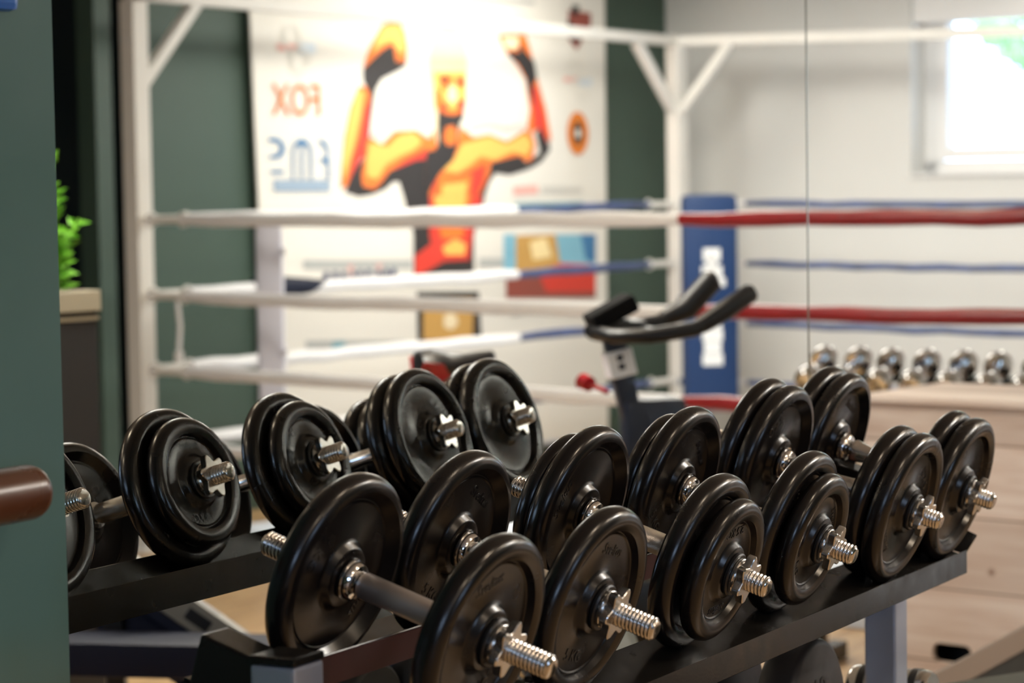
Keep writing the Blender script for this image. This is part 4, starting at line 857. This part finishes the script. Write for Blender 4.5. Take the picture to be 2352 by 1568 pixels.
for k in range(24): bm.faces.new((fr[0.0][0][k], fr[0.0][0][(k + 1) % 24], fr[-.018][0][(k + 1) % 24], fr[-.018][0][k]))
for k in range(4): bm.faces.new((fr[0.0][1][k], fr[0.0][1][(k + 1) % 4], fr[-.018][1][(k + 1) % 4], fr[-.018][1][k]))
M['pine_v'] = wood('pine_plywood_face', (0.72, 0.56, 0.48), (0.90, 0.78, 0.71), 1.0, 12, 0.5, (3.0, 0.19, 0.0025), 'Z', True)
_mp = [n for n in M['pine_v'].node_tree.nodes if n.type == 'MAPPING'][0]; _mp.inputs['Scale'].default_value = (1.0, 1.0, 12)
finish(bm, 'front_panel', M['pine_v'], pb)
board('back_panel', (0, -Db, 0), (Lb, -Db + .018, Hb - .019)); board('end_panel', (0, -Db + .0185, 0), (.018, -.0185, Hb - .019)); board('end_panel', (Lb - .018, -Db + .0185, 0), (Lb, -.0185, Hb - .019))
board('top_panel', (-.012, -Db - .012, Hb - .018), (Lb + .012, .012, Hb)); board('inner_shelf', (.019, -Db + .019, .30), (Lb - .019, -.05, .318))
wbox('slot_shade_sheet', (.020, -.10, .02), (Lb - .020, -.09, .29), M['black_plastic'], pb)  # black sheet behind the hand slot, stands in for the shade inside
def chrome_db():
    r = empty('chrome_dumbbell', (0, 0, 0), 'small chrome dumbbell', 'dumbbell', 'chrome dumbbells on the low rack')
    for sg in (1, -1):
        bm = bmesh.new(); R = .0395; x0, x1 = sg * .050, sg * .112
        lathe(bm, I4, [(x0, 0), (x0, .030), (x0 + sg * .010, R - .002), (x0 + sg * .014, R), (x1 - sg * .014, R), (x1 - sg * .006, R - .004), (x1, R - .012), (x1 - sg * .003, R - .020), (x1 - sg * .003, 0)], 32); finish(bm, 'head', M['chrome_bright'], r, True, 30)
    bm = bmesh.new(); lathe(bm, I4, [(-.055, 0), (-.055, .012), (0, .0155), (.055, .012), (.055, 0)], 20); finish(bm, 'grip', M['chrome_bright'], r, True)
    return r
M['chrome_bright'] = mat('bright_chrome', (.80, .80, .79), .06, 1.0)
cd = chrome_db(); first = True
orders = ['leftmost of seven, behind the rack plates', 'second from the left', 'third from the left', 'middle one of seven', 'third from the right', 'second from the right', 'rightmost of seven']
AX = Vector((math.cos(math.radians(-5)) * math.cos(.29), math.sin(math.radians(-5)) * math.cos(.29), math.sin(.29)))
CR0 = Vector((6.855, -1.115, .885))
sideC = Z.cross(AX).normalized(); upC = AX.cross(sideC)
cr = empty('low_dumbbell_rack', (CR0.x, CR0.y, 0), 'low black rack holding the row of chrome dumbbells behind the plywood box', 'rack'); cinv = Matrix.Translation((-CR0.x, -CR0.y, 0))
for dx, nm in ((.085, 'rear_rail'), (-.085, 'front_rail')):
    bm = bmesh.new(); p = CR0 + AX * dx - upC * (.0405 + .010); sqtube(bm, p - E2 * .06, p + E2 * .78, .04, up=upC, bev=.002, wy=.018); o = finish(bm, nm, M['rack_black'], cr); o.matrix_parent_inverse = cinv
for t in (.0, .72):
    bm = bmesh.new(); p = CR0 + E2 * t; sqtube(bm, p + AX * .10 - upC * .085, p - AX * .10 - upC * .085, .03, bev=.002); sqtube(bm, (p.x, p.y, .05), (p.x, p.y, p.z - .10), .045, bev=.002); sqtube(bm, (p.x - .11, p.y, .026), (p.x + .17, p.y, .026), .05, bev=.002)
    o = finish(bm, 'leg', M['rack_black'], cr); o.matrix_parent_inverse = cinv
for k in range(7):
    o = cd if first else copy_tree(cd); first = False
    d = (AX + E2 * .05 * math.sin(k * 2.1)).normalized(); sd_ = Z.cross(d).normalized()
    o.matrix_world = frame(CR0 + E2 * (.1165 * k), d, sd_, d.cross(sd_))
    o['label'] = 'polished chrome dumbbell above the plywood box, ' + orders[k]

# ------------------------------------------------------------------ planter
PL = Vector((5.093, -2.525, 0))
pl = empty('planter', PL, 'tall black planter with beige rim in the dark opening, left', 'planter'); pl.matrix_world = frame(PL, E1, E2, Z)
wbox('body', (-.083, -.083, 0), (.083, .083, 1.13), M['planter'], pl, .006); 
bm = bmesh.new()
for lo, hi in (((-.09, -.09, 1.131), (.09, -.065, 1.185)), ((-.09, .065, 1.131), (.09, .09, 1.185)), ((-.09, -.065, 1.131), (-.065, .065, 1.185)), ((.065, -.065, 1.131), (.09, .065, 1.185))): box(bm, I4, lo, hi, .003)
finish(bm, 'rim', M['beige'], pl)
wbox('panel_band', (-.086, -.086, 1.108), (.086, .086, 1.118), M['beige'], pl, .002)
wbox('soil', (-.0645, -.0645, 1.131), (.0645, .0645, 1.155), M['soil'], pl)
def plant(base, stems, label, seed):
    r = empty('potted_plant', base, label, 'plant'); inv = Matrix.Translation(-Vector(base)); rnd = random.Random(seed)
    bs = bmesh.new(); bl = bmesh.new()
    for (dx, dy, h) in stems:
        pts = [Vector(base) + E1 * (dx * t * t + .01 * math.sin(5 * t)) + E2 * (dy * t) + Z * (h * t) for t in [k / 8 for k in range(9)]]
        tube(bs, pts, [.006 * (1 - .07 * k) for k in range(9)], 6)
        for k in range(int(h * 90)):
            t = rnd.uniform(.25, 1.0); i = min(7, int(t * 8)); p = pts[i].lerp(pts[i + 1], t * 8 - i)
            a = Vector((rnd.gauss(0, 1), rnd.gauss(0, 1), rnd.uniform(-.2, 1.2))).normalized(); s = rnd.uniform(.028, .050) * (1.15 - .4 * t); q = a.orthogonal().normalized()
            c = p + a * s * .5; n_ = a.cross(q)
            vs = [bl.verts.new(x) for x in (p, c + q * s * .33 - n_ * .004, p + a * s * 1.3, c - q * s * .33 - n_ * .004)]; m_ = bl.verts.new(c + n_ * .004)
            for u_ in range(4): bl.faces.new((vs[u_], vs[(u_ + 1) % 4], m_))
    o = finish(bs, 'stem', M['leaf'], r, True); o.matrix_parent_inverse = inv
    o = finish(bl, 'leaves', M['leaf'], r); o.matrix_parent_inverse = inv
plant(tuple(PL + Z * 1.15 + E1 * .00), [(.02, .0, .40), (-.01, .03, .33), (-.06, -.02, .28), (.095, .02, .22), (.07, -.0, .14), (.0, 0, .37), (-.03, .02, .24)], 'bright green leafy plant growing from the tall black planter', 11)

# ------------------------------------------------------------------ bench and rack parts seen low in the mirror
bn = empty('weight_bench', (4.2, -1.5, 0), 'navy and grey adjustable weight bench with slotted beam, low left', 'bench'); binv = Matrix.Translation((-4.2, 1.5, 0))
def np_(o): o.parent = bn; o.matrix_parent_inverse = binv; return o
a, b = Vector((3.90, -2.05, .490)), Vector((4.48, -1.00, .445))
bm = bmesh.new(); sqtube(bm, a, b, .16, bev=.015, wy=.075); np_(finish(bm, 'pad', M['navy'], None, True, 50))
t = (b - a).normalized(); s_ = Vector((t.y, -t.x, 0)).normalized()
A0 = Vector((4.263, -1.676, .646)); A1 = Vector((4.416, -1.370, .402))
q = (A1 - A0).normalized(); up = Vector((.86, -.5, 0.0)); sd = q.cross(up).normalized(); upn = sd.cross(q).normalized()
Mb = frame(A0, q, sd, upn); Lq = (A1 - A0).length
bm = bmesh.new(); box(bm, Mb, (0, -.030, -.028), (Lq, .030, .028), .003); beam = np_(finish(bm, 'slotted_beam', M['bench_grey']))
bm = bmesh.new()
for k in range(5): box(bm, Mb, (.06 + k * .125, -.0305, -.014), (.12 + k * .125, .0305, .014), .002); box(bm, Mb, (.06 + k * .125, -.014, -.0285), (.12 + k * .125, .014, .0285), .002)
o = finish(bm, 'slots', M['black_plastic']); o.parent = beam
bm = bmesh.new(); box(bm, Mb, (-.05, .031, -.028), (Lq, .055, .028), .003); box(bm, Mb, (.0, .056, .0), (Lq * .9, .15, .028), .01); np_(finish(bm, 'backrest', M['navy']))
for p in (a.lerp(b, .15), a.lerp(b, .85)):
    bm = bmesh.new(); sqtube(bm, (p.x, p.y, 0.03), (p.x, p.y, p.z - .04), .05, bev=.003); sqtube(bm, Vector((p.x, p.y, .025)) - s_ * .22, Vector((p.x, p.y, .025)) + s_ * .22, .048, bev=.003); np_(finish(bm, 'leg', M['black_plastic']))
bm = bmesh.new(); m1 = a.lerp(b, .15); m2 = a.lerp(b, .85); sqtube(bm, (m1.x, m1.y, .12), (m2.x, m2.y, .12), .045, bev=.003); np_(finish(bm, 'stretcher', M['black_plastic']))
bm = bmesh.new(); sqtube(bm, A0 - q * .02, (A0.x, A0.y, .10), .04, bev=.003); sqtube(bm, (A0.x, A0.y, .12), (m1.x + .14, m1.y + .25, .12), .04, bev=.003); np_(finish(bm, 'upright', M['black_plastic']))

ob = empty('foam_block', (4.02, -.62, 0), 'dark olive padded foam block seen low between the dumbbells', 'block')
ob.matrix_world = frame((3.86, -.78, 0), (.50, .866, 0), (-.866, .5, 0), Z)
wbox('cushion', (0, -.16, 0), (.50, .16, .60), M['olive'], ob, .02); wbox('strap', (.10, -.163, .40), (.14, .163, .43), M['black_plastic'], ob, .001)
st = empty('bar_stand', (3.80, -.86, 0), 'low stand holding short upright chrome bars beside the olive block', 'stand')
wbox('base', (-.07, -.10, 0), (.09, .11, .05), M['black_plastic'], st, .006)
for k in range(3):
    bm = bmesh.new(); p = Vector((0.001, -.055, 0)).lerp(Vector((.035, .035, 0)), k / 2.0)
    lathe(bm, frame((p.x, p.y, .0505), Z, (1, 0, 0), (0, 1, 0)), [(0, 0), (0, .014), (.50, .014), (.505, .010), (.505, 0)], 20); o = finish(bm, 'short_bar', M['chrome'], None, True); o.location = (3.80, -.86, 0)
    tag(o, ['leftmost', 'middle', 'rightmost'][k] + ' of three short chrome bars standing beside the olive block', 'bar', 'short chrome bars in the low stand')

# ------------------------------------------------------------------ ceiling lamps
for k, (x, y, pw) in enumerate(ADDED_SPOTS):
    r = empty('added_spot', (x, y, CEIL), 'small round ceiling downlight added for highlights, ' + ['above the camera', 'above the middle of the rack aisle', 'between rack and exercise bike', 'above the exercise bike', 'above the plywood box', 'above the row of chrome dumbbells'][k], 'lamp', 'added ceiling downlights')
    bm = bmesh.new(); lathe(bm, frame((0, 0, 0), (0, 0, -1), (1, 0, 0), (0, 1, 0)), [(0, 0), (0, .075), (.046, .07), (.046, .054), (.040, .052), (.040, 0)], 28); finish(bm, 'housing', M['frame_white'], r, True, 35)
for k, (x, y, pw, c) in enumerate(LAMPS):
    nm = ['and widest of all, over the ring', 'over the far side of the ring', 'over the exercise bike', 'between the camera and the rack', 'behind the photographer', 'added to brighten the boxing banner'][k]
    r = empty('ceiling_lamp', (x, y, CEIL), 'long white ceiling lamp ' + nm, 'lamp', 'ceiling lamps')
    hw_ = .14 if k else .42; hl = .60 if k else .84
    wbox('housing', (-hl, -hw_, -.05), (hl, hw_, 0), M['frame_white'], r, .004)
    wbox('diffuser', (-hl + .03, -hw_ + .015, -.062), (hl - .03, hw_ - .015, -.0505), mat('lit_diffuser', (.9, .9, .9), .5, emit=(c, 4.0)), r, .002)
